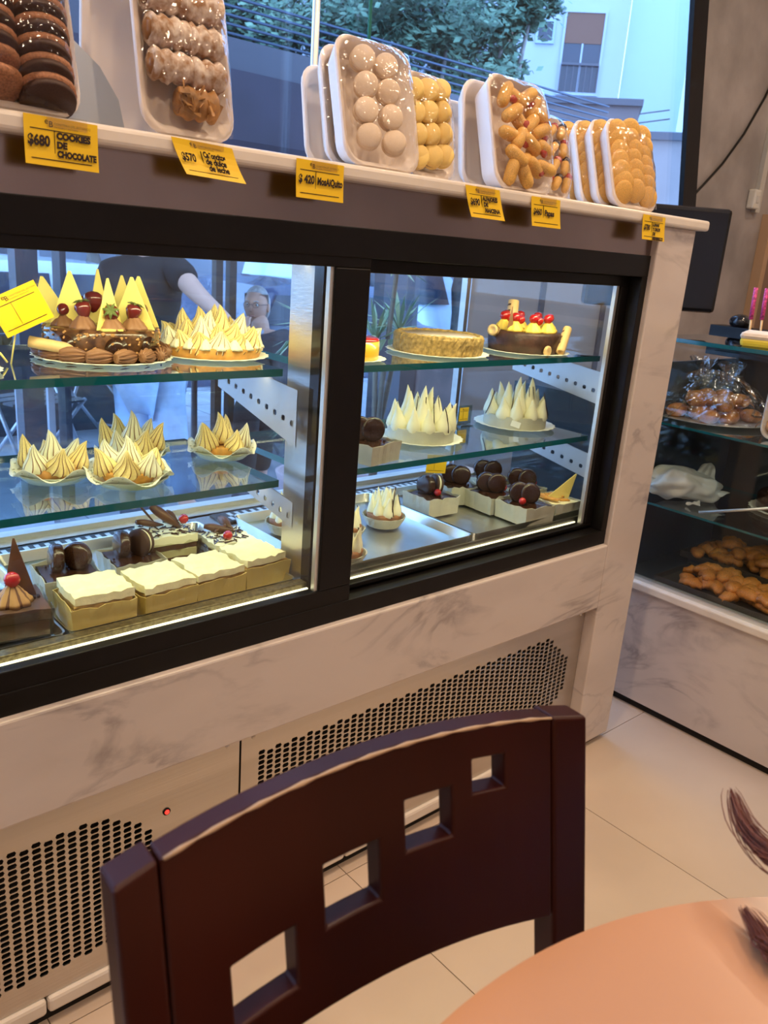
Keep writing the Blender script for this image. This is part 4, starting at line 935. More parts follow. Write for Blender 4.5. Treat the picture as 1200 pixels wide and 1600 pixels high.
pricecard(1.529, 1.2965, .083, .047, .5, '$780', ['LUNAS', 'Y OROS', 'DE', 'MEMBRILLO'], 'yellow price card at the right end of the worktop near the pillar', .004, shear=.06, ls=.15)

# ================================================================= right hand counter
XF = 1.965
rc = empty('side_counter', (XF, -.4, 0), 'marble fronted glass pastry case standing square to the main counter', 'display counter')
def Q(name, mb, m, bevel=0, label=None):
    o = mb.build(name, m, rc, bevel=bevel, label=label); o.location = (-XF, .4, 0); return o
Y0, Y1 = -1.5, .17
Q('marble_front', MB().box(XF, XF + .03, Y0, Y1, .024, .350), M_marble)
Q('toe_kick', MB().box(XF + .012, XF + .5, Y0, Y1, 0, .03), M_dark)
Q('marble_sill', MB().box(XF - .012, XF + .04, Y0, Y1, .350, .372), M_slab, .004)
Q('sill_rail', MB().box(XF + .006, XF + .014, Y0, Y1, .372, .382).box(XF + .024, XF + .03, Y0, Y1, .372, .380), M_alu)
M_case = mat('case_interior', (.035, .045, .06), .3)
Q('case_floor', MB().box(XF + .03, XF + .55, Y0, Y1, .350, .374), M_case)
Q('case_back', MB().box(XF + .54, XF + .55, Y0, Y1, .374, .96), M_case)
Q('end_glass', MB().box(XF + .03, XF + .54, Y1 - .008, Y1, .374, .96), M_case)
Q('front_glass', MB().box(XF + .016, XF + .022, Y0, Y1, .38, 1.02), M_glass)
tp = MB().box(XF + .006, XF + .52, Y0, Y1, 1.022, 1.032); tp.m = [0, 0, 1, 1, 1, 1]; Q('top_glass', tp, [M_shelf, M_edge])
Q('top_rail', MB().box(XF + .34, XF + .40, Y0, Y1, .985, 1.020).box(XF + .48, XF + .56, Y0, Y1 + .10, .96, 1.048), M_black, .002)
for z in (.810, .588):
    s_ = MB().box(XF + .035, XF + .42, Y0, Y1 - .01, z - .006, z); s_.m = [0, 0, 1, 1, 1, 1]; Q('glass_shelf', s_, [M_shelf, M_edge])
def wpoint(o, name): pass
# pastries in cellophane on a plate
pl = empty('pastry_platter', (2.20, .10, .811), 'platter of golden pastries wrapped in clear cellophane on the upper shelf', 'pastry platter')
MB().lathe([(.001, 0), (.14, .001), (.175, .008), (.178, .010), (.14, .004), (.001, .003)], 48).build('platter', M_alu, pl)
q = random.Random(21)
for k in range(22):
    a = k * 2.399; rr_ = .035 * math.sqrt(k % 13); zz = .020 + (.034 if k >= 13 else 0)
    b_ = MB().ball((0, 0, 0), .030, 14, 9, sc=(1, .85, .62), wob=.05, rnd=q).build('golden_pastry', M_croi, pl, loc=(rr_ * cos(a), rr_ * sin(a), zz)); b_.rotation_euler = (q.uniform(-.3, .3), q.uniform(-.3, .3), q.uniform(0, 3))
fm = []
for k in range(9):
    u = k / 8; rad = .165 * cos(u * pi / 2 * .96) ** .6
    fm.append([(rad * cos(2 * pi * i / 36) * (1 + q.uniform(-.10, .10)), rad * sin(2 * pi * i / 36) * (1 + q.uniform(-.10, .10)), .012 + .115 * u + q.uniform(-.009, .009)) for i in range(36)])
M_cello = glassmat('cellophane', (.93, .93, .93), 1.5, rough=.05, boost=2.2, bump=.8)
MB().rings(fm, 0, False, caps=(False, True)).build('cellophane', M_cello, pl)
for sx, sy in ((-.03, -.06), (.02, .05)):
    tm_ = [[((.004 + .035 * u) * cos(2 * pi * i / 14) * (1 + q.uniform(-.3, .3)) + sx, (.004 + .035 * u) * sin(2 * pi * i / 14) + sy, .11 + .05 * u + q.uniform(-.006, .006)) for i in range(14)] for u in (0, .5, 1)]
    MB().rings(tm_, 0, False, caps=(False, False)).build('cellophane_knot', M_cello, pl)
# foam tray leaning at the frame edge
t, w, H = foam(-.075, .075, 0, .17, 25, 'foam tray of nut pastries leaning inside the right case at the picture edge', GC)
t.location = (2.085, -.185, .812); t.rotation_euler = (R(-22), 0, R(-68))
for i in range(9): MB().ball((-.042 + .042 * (i % 3), -.006, .035 + .048 * (i // 3)), .022, 12, 8, sc=(1, .7, 1), wob=.12, rnd=q).build('nut_pastry', M_croi, t)
filmskin(t, w, H, .022, 15)
# crumpled white bag
bg_ = MB(); q = random.Random(33); rs = []
for k in range(17):
    u = k / 16; rad = .050 * sin(pi * (.06 + .90 * u)) ** .55 * (1 + .10 * sin(9 * u))
    ring = []
    for i in range(30):
        a = 2 * pi * i / 30; cr_ = 1 + .13 * sin(5 * a + 7 * u) * sin(3 * a - 11 * u) + .10 * abs(sin(3.5 * a + 5 * u)) + q.uniform(-.05, .05)
        ring.append(((u - .5) * .22 + .008 * sin(4 * a + 6 * u), rad * 1.2 * cos(a) * cr_, max(.001, .042 + rad * .86 * sin(a) * cr_ + .012 * sin(5 * u))))
    rs.append(ring)
bg_.rings(rs, 0, True)
for (x, y, z, az, el, L_, w) in ((.055, .01, .060, .5, .75, .060, .05), (-.075, .02, .055, 2.7, .8, .060, .05), (.085, -.02, .03, -.2, .1, .045, .035), (.0, -.05, .012, -1.5, -.1, .03, .03)):
    MM = T(x, y, z) @ RZ(az) @ RY(-el); n = 6; vs = []; fs = []
    for a in range(n + 1):
        for b in range(n + 1):
            u, v_ = a / n, b / n * 2 - 1
            vs.append((L_ * u * (1 - .25 * abs(v_)), v_ * w * (.75 - .35 * u), .010 * sin(9 * v_ + 3 * u) * (1.2 - u)))
    for a in range(n):
        for b in range(n): c_ = a * (n + 1) + b; fs.append((c_, c_ + 1, c_ + n + 2, c_ + n + 1))
    bg_.add(vs, fs, 0, True, MM)
bo = bg_.build('plastic_bag', M_bag, None, loc=(2.105, .078, .589), label='crumpled white plastic bag lying on the lower glass shelf', cat='bag'); bo.rotation_euler = (0, 0, R(-28)); md = bo.modifiers.new('sub', 'SUBSURF'); md.levels = md.render_levels = 2
tx = bpy.data.textures.new('crumple', 'VORONOI'); tx.noise_scale = .045; dm = bo.modifiers.new('crumple', 'DISPLACE'); dm.texture = tx; dm.strength = .010; dm.mid_level = .4
# dark cake on a doily at the frame edge
t = empty('chocolate_cake', (2.29, -.14, .589), 'dark chocolate cake on a white doily at the right picture edge', 'cake')
doily(t, .105); MB().lathe([(.001, .003), (.086, .003), (.088, .04), (.08, .05), (.001, .05)], 40).build('cake_body', M_choc, t)
for k in range(8): a = 2 * pi * k / 8; rosette(t, .05 * cos(a), .05 * sin(a), .048, .018, .02, M_choc2, name='chocolate_rosette')
rod = MB().tube([(2.0, -.03, .60), (2.05, -.22, .66)], .004, 8); rod.build('serving_tongs', M_alu, label='thin pale metal tongs leaning by the chocolate cake on the lower shelf', cat='tongs')
# two trays of glazed pastries at the bottom
def ptray(x, y, z, label, rz, w_, d_, n, seed, dish=True):
    t = empty('pastry_tray', (x, y, z), label, 'pastry tray', 'dark trays of glazed pastries', rz=rz)
    M_dt = mat('dark_tray', (.07, .065, .06), .4, .3)
    MB().box(-w_, w_, -d_, d_, 0, .003).box(-w_, w_, -d_, -d_ + .003, .003, .018).box(-w_, w_, d_ - .003, d_, .003, .018).box(-w_, -w_ + .003, -d_ + .003, d_ - .003, .003, .018).box(w_ - .003, w_, -d_ + .003, d_ - .003, .003, .018).build('tray_pan', M_dt, t)
    q = random.Random(seed)
    vs = []
    for v in range(4):
        m_ = MB(); rs = []
        for k in range(7):
            u = k / 6; rad = .5 * sin(pi * (.1 + .8 * u)) ** .6 * (1 + .18 * cos(k * 3.1 + v))
            rs.append([((u - .5) * 1.5, rad * cos(2 * pi * i / 12) * (1 + q.uniform(-.08, .08)), .15 * sin(pi * u) + rad * .75 * sin(2 * pi * i / 12)) for i in range(12)])
        vs.append(m_.rings(rs, 0, True).mesh('glazed_pastry', M_croi))
    for i in range(n):
        lay = 0 if i < n * .6 else 1
        obj('glazed_pastry', vs[i % 4], t, M=T(q.uniform(-.82, .82) * w_ * (1 - .2 * lay), q.uniform(-.82, .82) * d_ * (1 - .2 * lay), .018 + .020 * lay) @ RZ(q.uniform(0, 6)) @ RX(q.uniform(-.4, .4)) @ SCL(.040, .040, .036))
    return t
ptray(2.095, -.145, .375, 'front tray of folded glazed golden pastries on the bottom of the right case', R(0), .095, .205, 60, 3)
b2 = ptray(2.30, -.10, .398, 'raised rear tray of plaited glazed golden pastries in the right case', R(0), .10, .20, 50, 8)
MB().box(-.09, .09, -.18, .18, -.022, 0).build('tray_riser', M_case, b2)
# on the top glass: foam tray with yellow base, pink skewers, mouse, monitor
t = empty('sweet_tray', (2.085, -.145, 1.033), 'low foam tray of pale sweets with a yellow card on the right case', 'food tray', rz=R(-70))
MB().box(-.12, .12, -.06, .06, 0, .022).build('tray_base', mat('yellow_base', (.80, .62, .05), .4), t, bevel=.008)
MB().box(-.122, .122, -.062, .062, .016, .034).build('pale_sweets', mat('pale_sweet', (.85, .70, .52), .5, var=.12, scale=30), t, bevel=.010)
for k, (x, y, a) in enumerate(((2.17, .012, -.05), (2.215, .004, .02))):
    s_ = empty('pink_skewer', (x, y, 1.033), ('left' if k == 0 else 'right') + ' one of the two pink sprinkle coated sticks standing on the right case', 'sweet stick')
    MB().tube([(0, 0, 0), (.01, .01, .06)], .003, 8).build('stick', M_wafer, s_)
    MB().tube([(.01, .01, .055), (.016, .016, .135)], .0055, 10).build('pink_coating', mat('pink_sprinkles', (.55, .05, .20), .5, var=.5, scale=200), s_)
ms = MB().ball((0, 0, .008), .05, 20, 10, sc=(1, .65, .45)); mo = ms.build('computer_mouse', M_blackg, None, loc=(2.49, .20, 1.055), label='black computer mouse lying on the back edge of the right case', cat='computer mouse'); mo.rotation_euler = (0, 0, .4)
mn = empty('monitor', (2.36, .50, .0), 'black monitor seen from the side behind the white marble pillar', 'monitor')
mn.rotation_euler = (0, 0, R(-40))
MB().box(-.16, .262, -.02, .02, 1.075, 1.385).build('monitor_casing', M_blackg, mn, bevel=.012)
MB().box(-.145, .247, -.024, -.02, 1.09, 1.37).build('screen', mat('dark_screen', (.01, .012, .018), .08), mn)
MB().box(-.04, .06, .0, .05, .80, 1.1).box(-.10, .12, -.08, .1, .80, .81).build('monitor_stand', M_black, mn)
MB().box(-.16, .3, -.12, .30, .76, .80).box(-.15, -.11, -.1, .28, 0, .76).box(.26, .3, -.1, .28, 0, .76).build('cash_desk', M_black, None, loc=(2.36, .5, 0), label='black cash desk under the monitor behind the marble pillar', cat='desk')

# ================================================================= dark wooden chair
CH = dict(cx=.3389, cy=-.6644, yaw=-.065, W=.3915, c=.0185, ti=.1791, zt=.85, ar=.0171, sl=-.0431)
def cpt(s, t, n):
    y = CH['c'] * (1 - (2 * s / CH['W']) ** 2) - n * .017 - t * sin(CH['ti'])
    z = CH['zt'] - t * cos(CH['ti']) + CH['ar'] * (1 - (2 * s / CH['W']) ** 2) + CH['sl'] * s
    a = CH['yaw']
    return (s * cos(a) - y * sin(a), s * sin(a) + y * cos(a), z)
def make_chair():
    r = empty('dining_chair', (CH['cx'], CH['cy'], 0), 'dark espresso wooden chair whose curved back has four square cut-outs', 'chair')
    # back panel: grid in (s, t) with four windows
    SQ = [(-.1269, -.0797, .0947, .1380), (-.0546, -.0086, .0640, .1092), (.0156, .0585, .0431, .0821), (.0789, .1105, .0263, .0533)]
    ss = sorted(set([-.167, .158] + [v for q_ in SQ for v in q_[:2]] + [-.145, -.105, -.067, -.031, .003, .027, .043, .068, .09, .13, .145]))
    hb = lambda s: .1700 + .012 * (s / .16) * .4
    ts = sorted(set([0, 1] + [v for q_ in SQ for v in q_[2:]]))
    ts = [v for v in ts if v < .9] + [.155, .17]; ts = sorted(ts)
    idx = {}; mb = MB(); vs = []; fs = []; mi = []
    def V(s, t, n):
        k = (round(s, 5), round(t, 5), n)
        if k not in idx: idx[k] = len(vs); vs.append(cpt(s, t if t < .169 else hb(s), n))
        return idx[k]
    def hole(s, t): return any(a < s < b and c < t < d for a, b, c, d in SQ)
    ns, nt_ = len(ss) - 1, len(ts) - 1
    solid = [[not hole((ss[i] + ss[i + 1]) / 2, (ts[j] + ts[j + 1]) / 2) for j in range(nt_)] for i in range(ns)]
    for i in range(ns):
        for j in range(nt_):
            if not solid[i][j]: continue
            a, b, c, d = ss[i], ss[i + 1], ts[j], ts[j + 1]
            fs.append((V(a, c, 1), V(a, d, 1), V(b, d, 1), V(b, c, 1))); fs.append((V(a, c, 0), V(b, c, 0), V(b, d, 0), V(a, d, 0)))
            for (di, dj, e) in ((-1, 0, ((a, c), (a, d))), (1, 0, ((b, d), (b, c))), (0, -1, ((b, c), (a, c))), (0, 1, ((a, d), (b, d)))):
                ii, jj = i + di, j + dj
                if 0 <= ii < ns and 0 <= jj < nt_ and solid[ii][jj]: continue
                (s0, t0), (s1, t1) = e; fs.append((V(s0, t0, 1), V(s0, t0, 0), V(s1, t1, 0), V(s1, t1, 1)))
    mb.add(vs, fs, 0, False); o = mb.build('backrest_panel', M_wood, r, bevel=.0022, seg=3)
    # stiles run from the top down to the floor as rear legs
    for s0, s1 in ((-.1957, -.168), (.159, .1957)):
        st = MB(); rs = []
        for t_ in (0, .05, .12, .20, .28, .36, .42):
            rs.append([cpt(s0, t_, 1.06), cpt(s1, t_, 1.0), cpt(s1, t_, -.35), cpt(s0, t_, -.35)])
        bz = rs[-1]
        for zz, dy in ((.30, -.004), (.15, .012), (0.0, .035)):
            rs.append([(p[0], p[1] + dy, zz) for p in bz])
        st.rings(rs, 0, False); st.build('rear_leg', M_wood, r, bevel=.003, seg=3)
    MB().box(-.20, .20, -.50, -.075, .425, .455).build('seat', M_wood, r, bevel=.012)
    MB().box(-.185, .185, -.48, -.10, .36, .425).build('seat_rail', M_wood, r, bevel=.003)
    for sx in (-1, 1): MB().box(sx * .165 - .018, sx * .165 + .018, -.485, -.449, 0, .425).build('front_leg', M_wood, r, bevel=.003)
    wm = []
    for k in range(31): s = -.165 + .322 * k / 30; wm.append(Vector(cpt(s, .0004, 1.03)))
    MB().tube(wm, .0013, 6, rr=[.0013 + .0006 * sin(k * 2.3) for k in range(31)]).build('worn_edge', M_woodedge, r, label='worn pale edge of the top rail')
    return r
ch = make_chair()
ch2 = copy_tree(ch); ch2.location = (1.02, -1.30, 0); ch2.rotation_euler = (0, 0, R(-100)); ch2['label'] = 'second dark wooden chair just outside the right picture edge, holding the person'
# round table
tb = empty('round_table', (.3373, -1.1777, 0), 'round cafe table with a smooth peach laminate top in the foreground', 'table')
MB().lathe([(.001, .722), (.400, .722), (.4105, .727), (.4115, .735), (.4115, .744), (.4085, .750), (.001, .750)], 128).build('tabletop', M_table, tb).modifiers.new('es', 'EDGE_SPLIT').split_angle = R(35)
MB().lathe([(.001, .03), (.028, .03), (.026, .70), (.09, .722), (.001, .722)], 24).build('pedestal', M_black, tb)
MB().lathe([(.001, 0), (.22, 0), (.215, .012), (.04, .03), (.001, .03)], 40).build('table_foot', M_black, tb)

# ================================================================= street outside the window
CP = Vector((0, -1.0157, 1.1918)); CR, CU, CF = Vector(rx), Vector(ux), Vector(fx)
def at(u, v, D):   # the world point D metres in front of the camera position, used to lay out the street
    return CP + (CR * ((u - 600) / 1291.63) - CU * ((v - 800) / 1291.63) + CF) * D
GZ = -.17
sw = empty('sidewalk', (0, 0, GZ), kind='structure')
struct('sidewalk_bed', MB().box(-3, 9, .95, 5.8, -.1, -.012), M_grout, parent=sw)
pv = MB().box(.004, .596, .004, .596, -.02, 0).mesh('paving_tile', M_side)
for i in range(-3, 15):
    for j in range(0, 8): obj('paving_tile', pv, sw, loc=(.6 * i + .3, .96 + .6 * j, 0))
struct('kerb', MB().box(-6, 14, 5.76, 5.9, -.7, GZ + .005), M_side)
struct('road', MB().box(-30, 40, 5.9, 40, -.8, -.6), M_road)
struct('door_sill', MB().box(-2.6, 3.3, .93, 1.02, GZ - .03, .01), M_alu)
pw = empty('low_partition', (2.9, 1.12, GZ), 'pale grey street partition panel behind the right end of the display', 'partition')
M_pp = mat('pale_panel', (.48, .50, .55), .5, var=.06, scale=3)
for k in range(3):
    MB().box(-.62 + .42 * k, -.225 + .42 * k, 0, .02, 0, 1.42).build('panel', M_pp, pw); MB().box(-.226 + .42 * k, -.199 + .42 * k, -.01, .03, 0, 1.42).build('panel_post', M_metalb, pw)
# parklet enclosure with purple-grey fabric and railing
pg = empty('street_pergola', (2.8, 3.0, GZ), 'dark metal street dining shelter with purple fabric valance and a slatted rail', 'shelter')
def G(n, mb, m, **k): o = mb.build(n, m, pg, **k); o.location = (-2.8, -3.0, -GZ); return o
G('roof_beam', MB().box(.3, 5.6, 3.0, 3.12, 1.985, 2.13), M_metalb); G('roof_beam', MB().box(.3, 5.6, 4.8, 4.9, 1.985, 2.13), M_metalb)
for z in (2.15, 2.19, 2.23, 2.27, 2.31): G('rail_slat', MB().box(.3, 5.6, 3.03, 3.05, z, z + .009), mat('rail_blue', (.05, .08, .13), .5, .3))
G('fabric_valance', MB().prism([(2.99, 1.99), (3.0, 1.99), (2.93, 1.66), (2.98, 1.34), (2.97, 1.34), (2.92, 1.66)], .3, 5.6, 0, Matrix(((0, 0, 1, 0), (1, 0, 0, 0), (0, 1, 0, 0), (0, 0, 0, 1)))), M_purple)
G('roof_fabric', MB().box(.3, 5.6, 3.1, 4.8, 2.0, 2.02), M_purple)
for x, w in ((1.30, .10), (1.50, .03), (3.52, .19), (5.45, .1)): G('post', MB().box(x, x + w, 3.02, 3.12, GZ, 1.985), M_metalb)
for x in (2.49, 2.58): G('post', MB().box(x, x + .045, 3.3, 3.35, GZ, 2.0), mat('brown_post', (.10, .065, .05), .5))
for x in (.4, 2.6, 5.45): G('post', MB().box(x, x + .06, 4.8, 4.9, GZ, 1.985), M_metalb)
MB().box(0, .62, 0, .35, 0, .75).build('menu_stand', mat('brown_menu', (.12, .07, .06), .6, var=.2, scale=6), None, bevel=.01, loc=(3.98, 3.15, GZ), label='dark brown service stand on the sidewalk behind the crumb tart', cat='stand')
cu_ = empty('teal_curtain', (4.65, 3.1, GZ), 'pleated teal plastic curtain hanging at the end of the street shelter', 'curtain')
cm_ = MB(); pts = [(.009 * k * 1.0, .018 * sin(k * 1.1)) for k in range(56)]; cm_.prism([(x, y) for x, y in pts] + [(x, y + .003) for x, y in pts[::-1]], .1, 2.05, 0, None, True)
cm_.build('curtain_fabric', mat('teal_sheet', (.05, .22, .27), .4), cu_)
# street furniture
def folding_chair(x, y, rz, label, m=M_chrome):
    t = empty('folding_chair', (x, y, GZ), label, 'chair', 'folding metal chairs on the sidewalk', rz=rz)
    for s in (-.2, .2):
        MB().tube([(s, -.22, 0), (s, .22, .78)], .011, 8).build('leg', m, t); MB().tube([(s * .9, .24, 0), (s * .9, -.20, .46)], .011, 8).build('leg', m, t)
    for k in range(4): MB().box(-.2, .2, -.2 + .10 * k, -.12 + .10 * k, .445, .457).build('seat_slat', M_metalb, t)
    for z in (.62, .70, .77): MB().bar((-.2, .22 * (z - .39) / .39, z), (.2, .22 * (z - .39) / .39, z), .04, .01).build('back_slat', M_metalb, t)
    MB().tube([(-.18, .14, .11), (.18, .14, .11)], .008, 8).build('stretcher', m, t)
    return t
folding_chair(2.95, 3.75, R(70), 'folding metal chair with crossed tube legs, seen through the display beside the seated man')
folding_chair(1.52, 3.55, R(20), 'folding metal chair with pale tube legs at far left behind the tartlets')
folding_chair(2.15, 4.1, R(-60), 'folding metal chair behind the waiter on the sidewalk')
tb2 = empty('bistro_table', (2.42, 3.42, GZ), 'small dark round bistro table on the sidewalk in front of the seated man', 'table')
MB().lathe([(.001, .70), (.27, .70), (.275, .71), (.27, .72), (.001, .72)], 36).build('tabletop', M_metalb, tb2); MB().lathe([(.001, 0), (.18, 0), (.02, .02), (.018, .70), (.001, .70)], 20).build('pedestal', M_metalb, tb2)
tb3 = empty('bistro_table', (1.62, 3.02, GZ), 'small bistro table with two pale legs behind the left meringue tartlet', 'table')
MB().box(-.3, .3, -.25, .25, .66, .69).build('tabletop', M_metalb, tb3)
for x in (-.27, .27):
    for y in (-.22, .22): MB().box(x - .014, x + .014, y - .014, y + .014, 0, .66).build('leg', M_chrome, tb3)
# dry planter
pt = empty('planter', (1.9, 4.75, GZ), 'long planter of dry ochre grasses behind the tables on the sidewalk', 'planter')
MB().box(-.8, .8, -.15, .15, 0, .42).build('planter_box', M_metalb, pt)
q = random.Random(14); gm = MB()
for k in range(420):
    x, y = q.uniform(-.78, .78), q.uniform(-.13, .13); a = q.uniform(0, 6); L_ = q.uniform(.18, .42); b = q.uniform(.08, .22)
    gm.add([(x - .006, y, .4), (x + .006, y, .4), (x + b * cos(a) * .5 + .006, y + b * sin(a) * .5, .4 + L_ * .6), (x + b * cos(a) * 1.3, y + b * sin(a), .4 + L_)], [(0, 1, 2, 3)], 0, False)
gm.build('dry_grass', mat('dry_grass', (.22, .17, .08), .8), pt, kind='stuff')
# potted yuccas
def yucca(x, y, label, h, seed, heads, rot=0):
    t = empty('potted_yucca', (x, y, GZ), label, 'potted plant', 'potted yuccas outside the window', rz=rot)
    MB().lathe([(.001, 0), (.11, 0), (.15, .30), (.16, .33), (.14, .33), (.13, .28), (.001, .28)], 24).build('pot', mat('pale_pot', (.40, .30, .32), .6), t)
    q = random.Random(seed)
    for (dx, dy, hz) in heads:
        MB().tube([(0, 0, .25), (dx * .3, dy * .3, .25 + (hz - .25) * .5), (dx, dy, hz)], .014, 8, rr=[.016, .013, .010]).build('stem', mat('yucca_stem', (.16, .14, .11), .8), t)
        for k in range(26):
            a = q.uniform(0, 6.28); e = q.uniform(-.2, 1.3); L_ = q.uniform(.16, .27); w = .009
            d = Vector((cos(a) * cos(e), sin(a) * cos(e), sin(e))); s = Vector((-sin(a), cos(a), 0)) * w; p0 = Vector((dx, dy, hz)); p1 = p0 + d * L_ * .55; p2 = p0 + d * L_ + Vector((0, 0, -.03))
            MB().add([p0 - s * .5, p0 + s * .5, p1 + s, p2, p1 - s, p1 + Vector((0, 0, .003))], [(0, 1, 5), (1, 2, 5), (2, 3, 5), (3, 4, 5), (4, 0, 5)]).build('leaf', mat('yucca_leaf', (.18, .28, .16), .5, col2=(.34, .40, .22), scale=6), t)
yucca(2.42, 1.75, 'tall yucca with two crowns of pale narrow leaves, behind the crumb crusted tart', 1.1, 3, ((-.02, .02, .98), (.03, -.03, 1.28), (.10, .0, 1.02)))
yucca(2.28, 2.05, 'smaller yucca behind the yellow mousse cake by the dark post', .9, 5, ((0, 0, 1.0), (-.06, .05, 1.32)))
# parked cars along the road
def car(x, y, rz, label, paint, z=-.6, wagon=False):
    t = empty('parked_car', (x, y, z), label, 'car', 'parked cars across the sidewalk', rz=rz)
    top = 1.42 if not wagon else 1.75
    prof = [(-2.05, .30), (-2.08, .62), (-2.0, .86), (-1.55, .98), (-1.15, top - .06), (-.6, top), (.35, top - .02), (1.05, 1.0), (1.85, .86), (2.08, .62), (2.08, .30)] if not wagon else [(-2.2, .3), (-2.25, .9), (-2.15, top - .05), (-1.9, top), (.7, top), (1.35, 1.1), (2.1, .95), (2.2, .6), (2.2, .3)]
    rs = []
    for yy, s in ((-.84, .93), (-.80, .99), (-.4, 1.0), (.4, 1.0), (.80, .99), (.84, .93)):
        rs.append([(px * (1 if abs(yy) < .5 else .985), yy * (1 - .16 * max(0, pz - .95) / .5), .3 + (pz - .3) * s) for px, pz in prof])
    MB().rings(rs, 0, True).build('car_body', mat('paint_' + paint[0], paint[1], .25, .2, coat=.6), t).modifiers.new('es', 'EDGE_SPLIT').split_angle = R(35)
    for s in (-1, 1):
        wy = s * .845
        for wx0, wx1 in ((-1.1, -.32), (-.26, .62)):
            v = [(wx0 - .10, s * .822, 1.0), (wx1 + (.24 if wx1 > .5 else 0), s * .822, 1.0), (wx1, s * .76, top - .14), (wx0 + .08, s * .76, top - .14)]
            MB().add(v + [(a, b - s * .03, c) for a, b, c in v], [(0, 1, 2, 3), (7, 6, 5, 4), (0, 4, 5, 1), (1, 5, 6, 2), (2, 6, 7, 3), (3, 7, 4, 0)]).build('side_window', M_wdark, t)
        for wx in (-1.3, 1.3):
            wh = MB().lathe([(.001, -.1), (.28, -.1), (.31, -.07), (.31, .07), (.28, .1), (.001, .1)], 24, M=T(wx, s * .76, .31) @ RX(pi / 2)).build('wheel', M_black, t)
            MB().lathe([(.001, -.015), (.19, -.015), (.2, .015), (.001, .02)], 18, M=T(wx, s * .865, .31) @ RX(pi / 2)).build('hubcap', M_alu, wh)
        MB().box(-2.07, -1.92, s * .62 - .14, s * .62 + .16, .68, .86).build('tail_light', mat('tail_red', (.45, .02, .03), .3), t, bevel=.02)
        MB().box(1.95, 2.07, s * .62 - .14, s * .62 + .14, .62, .74).build('headlight', M_wlite, t, bevel=.02)
    MB().add([(-1.52, -.6, 1.0), (-1.52, .6, 1.0), (-1.17, .52, top - .1), (-1.17, -.52, top - .1)], [(0, 1, 2, 3)]).build('rear_window', M_wdark, t)
    return t
a_ = at(395, 440, 8.6); car(a_.x + .9, a_.y + .2, R(2), 'dark blue car with a red tail light behind the seated man', ('blue', (.04, .06, .13)))
a_ = at(590, 455, 13.5); car(a_.x, a_.y, R(3), 'pale blue white van behind the potted yuccas', ('white', (.55, .68, .85)), wagon=True)
a_ = at(120, 440, 9.5); car(a_.x - .2, a_.y + .3, R(3), 'silver car seen behind the strawberry cake shards', ('silver', (.45, .50, .58)))
# trees
def tree(base, h0, crowns, label, seed, tr=.16, n=2600):
    t = empty('street_tree', base, label, 'tree', 'street trees above the road')
    q = random.Random(seed); bx, by, bz = base
    MB().tube([(0, 0, 0), (.05, .05, h0 * .4), (-.1, 0, h0 * .75), (.1, .1, h0 * 1.2)], tr, 12, rr=[tr * 1.3, tr, tr * .8, tr * .4]).build('trunk', M_bark, t)
    for (cx, cy, cz, r) in crowns:
        MB().tube([(0, 0, h0 * .55), ((cx - bx) * .5, (cy - by) * .5, h0 * .85), (cx - bx, cy - by, cz - bz)], .06, 8, rr=[tr * .5, tr * .35, tr * .15]).build('branch', M_bark, t)
    fm_ = MB(); per = int(n * 1.9) // len(crowns)
    for (cx, cy, cz, r) in crowns:
        cl = [(q.gauss(0, .5) * r, q.gauss(0, .5) * r, q.gauss(0, .42) * r) for _ in range(16)]
        for k in range(per):
            c = cl[k % 16]; x, y, z = cx - bx + c[0] + q.gauss(0, .20) * r, cy - by + c[1] + q.gauss(0, .20) * r, cz - bz + c[2] + q.gauss(0, .13) * r
            s = q.uniform(.035, .08); u = Vector((q.uniform(-1, 1), q.uniform(-1, 1), q.uniform(-.6, .6))).normalized() * s; w = u.orthogonal().normalized() * s * .6; p = Vector((x, y, z))
            fm_.add([p - u, p - w, p + u, p + w], [(0, 1, 2, 3)])
    fm_.build('foliage', M_fol, t, kind='stuff')
def tr_(u, v, D, crowns, label, seed, **k):
    b = at(u, v, D); b.z = -.6
    tree(tuple(b), max(1.5, at(u, 100, D).z * .8), [(*at(cu, cv, cd), r) for cu, cv, cd, r in crowns], label, seed, **k)
tr_(655, 200, 11.5, ((560, 20, 11, 1.0), (640, -10, 11.5, 1.0), (700, 60, 11, .75), (610, 80, 11, .7)), 'leafy street tree with a pale trunk above the pale biscuit trays', 1, n=5200)
tr_(745, 200, 12.5, ((740, 20, 12.5, .85), (790, 30, 12, .5), (835, -5, 12, .42), (730, 110, 12.5, .6), (715, 150, 12.5, .5), (765, 85, 12.6, .42)), 'street tree with dark branches in front of the pale apartment building', 2, n=6000)
tr_(430, 200, 12, ((400, 0, 12, .9), (450, 50, 12, .8), (340, 10, 12, .9), (500, 80, 12.5, .8)), 'dense street tree above the slatted rail, left of the metal pole', 3, n=5200)
tr_(140, 200, 12, ((120, 20, 12, .9), (60, 60, 12, .9), (200, 10, 12, .9)), 'street tree glimpsed between the cookie tray and the sugared rolls', 4, n=3000)
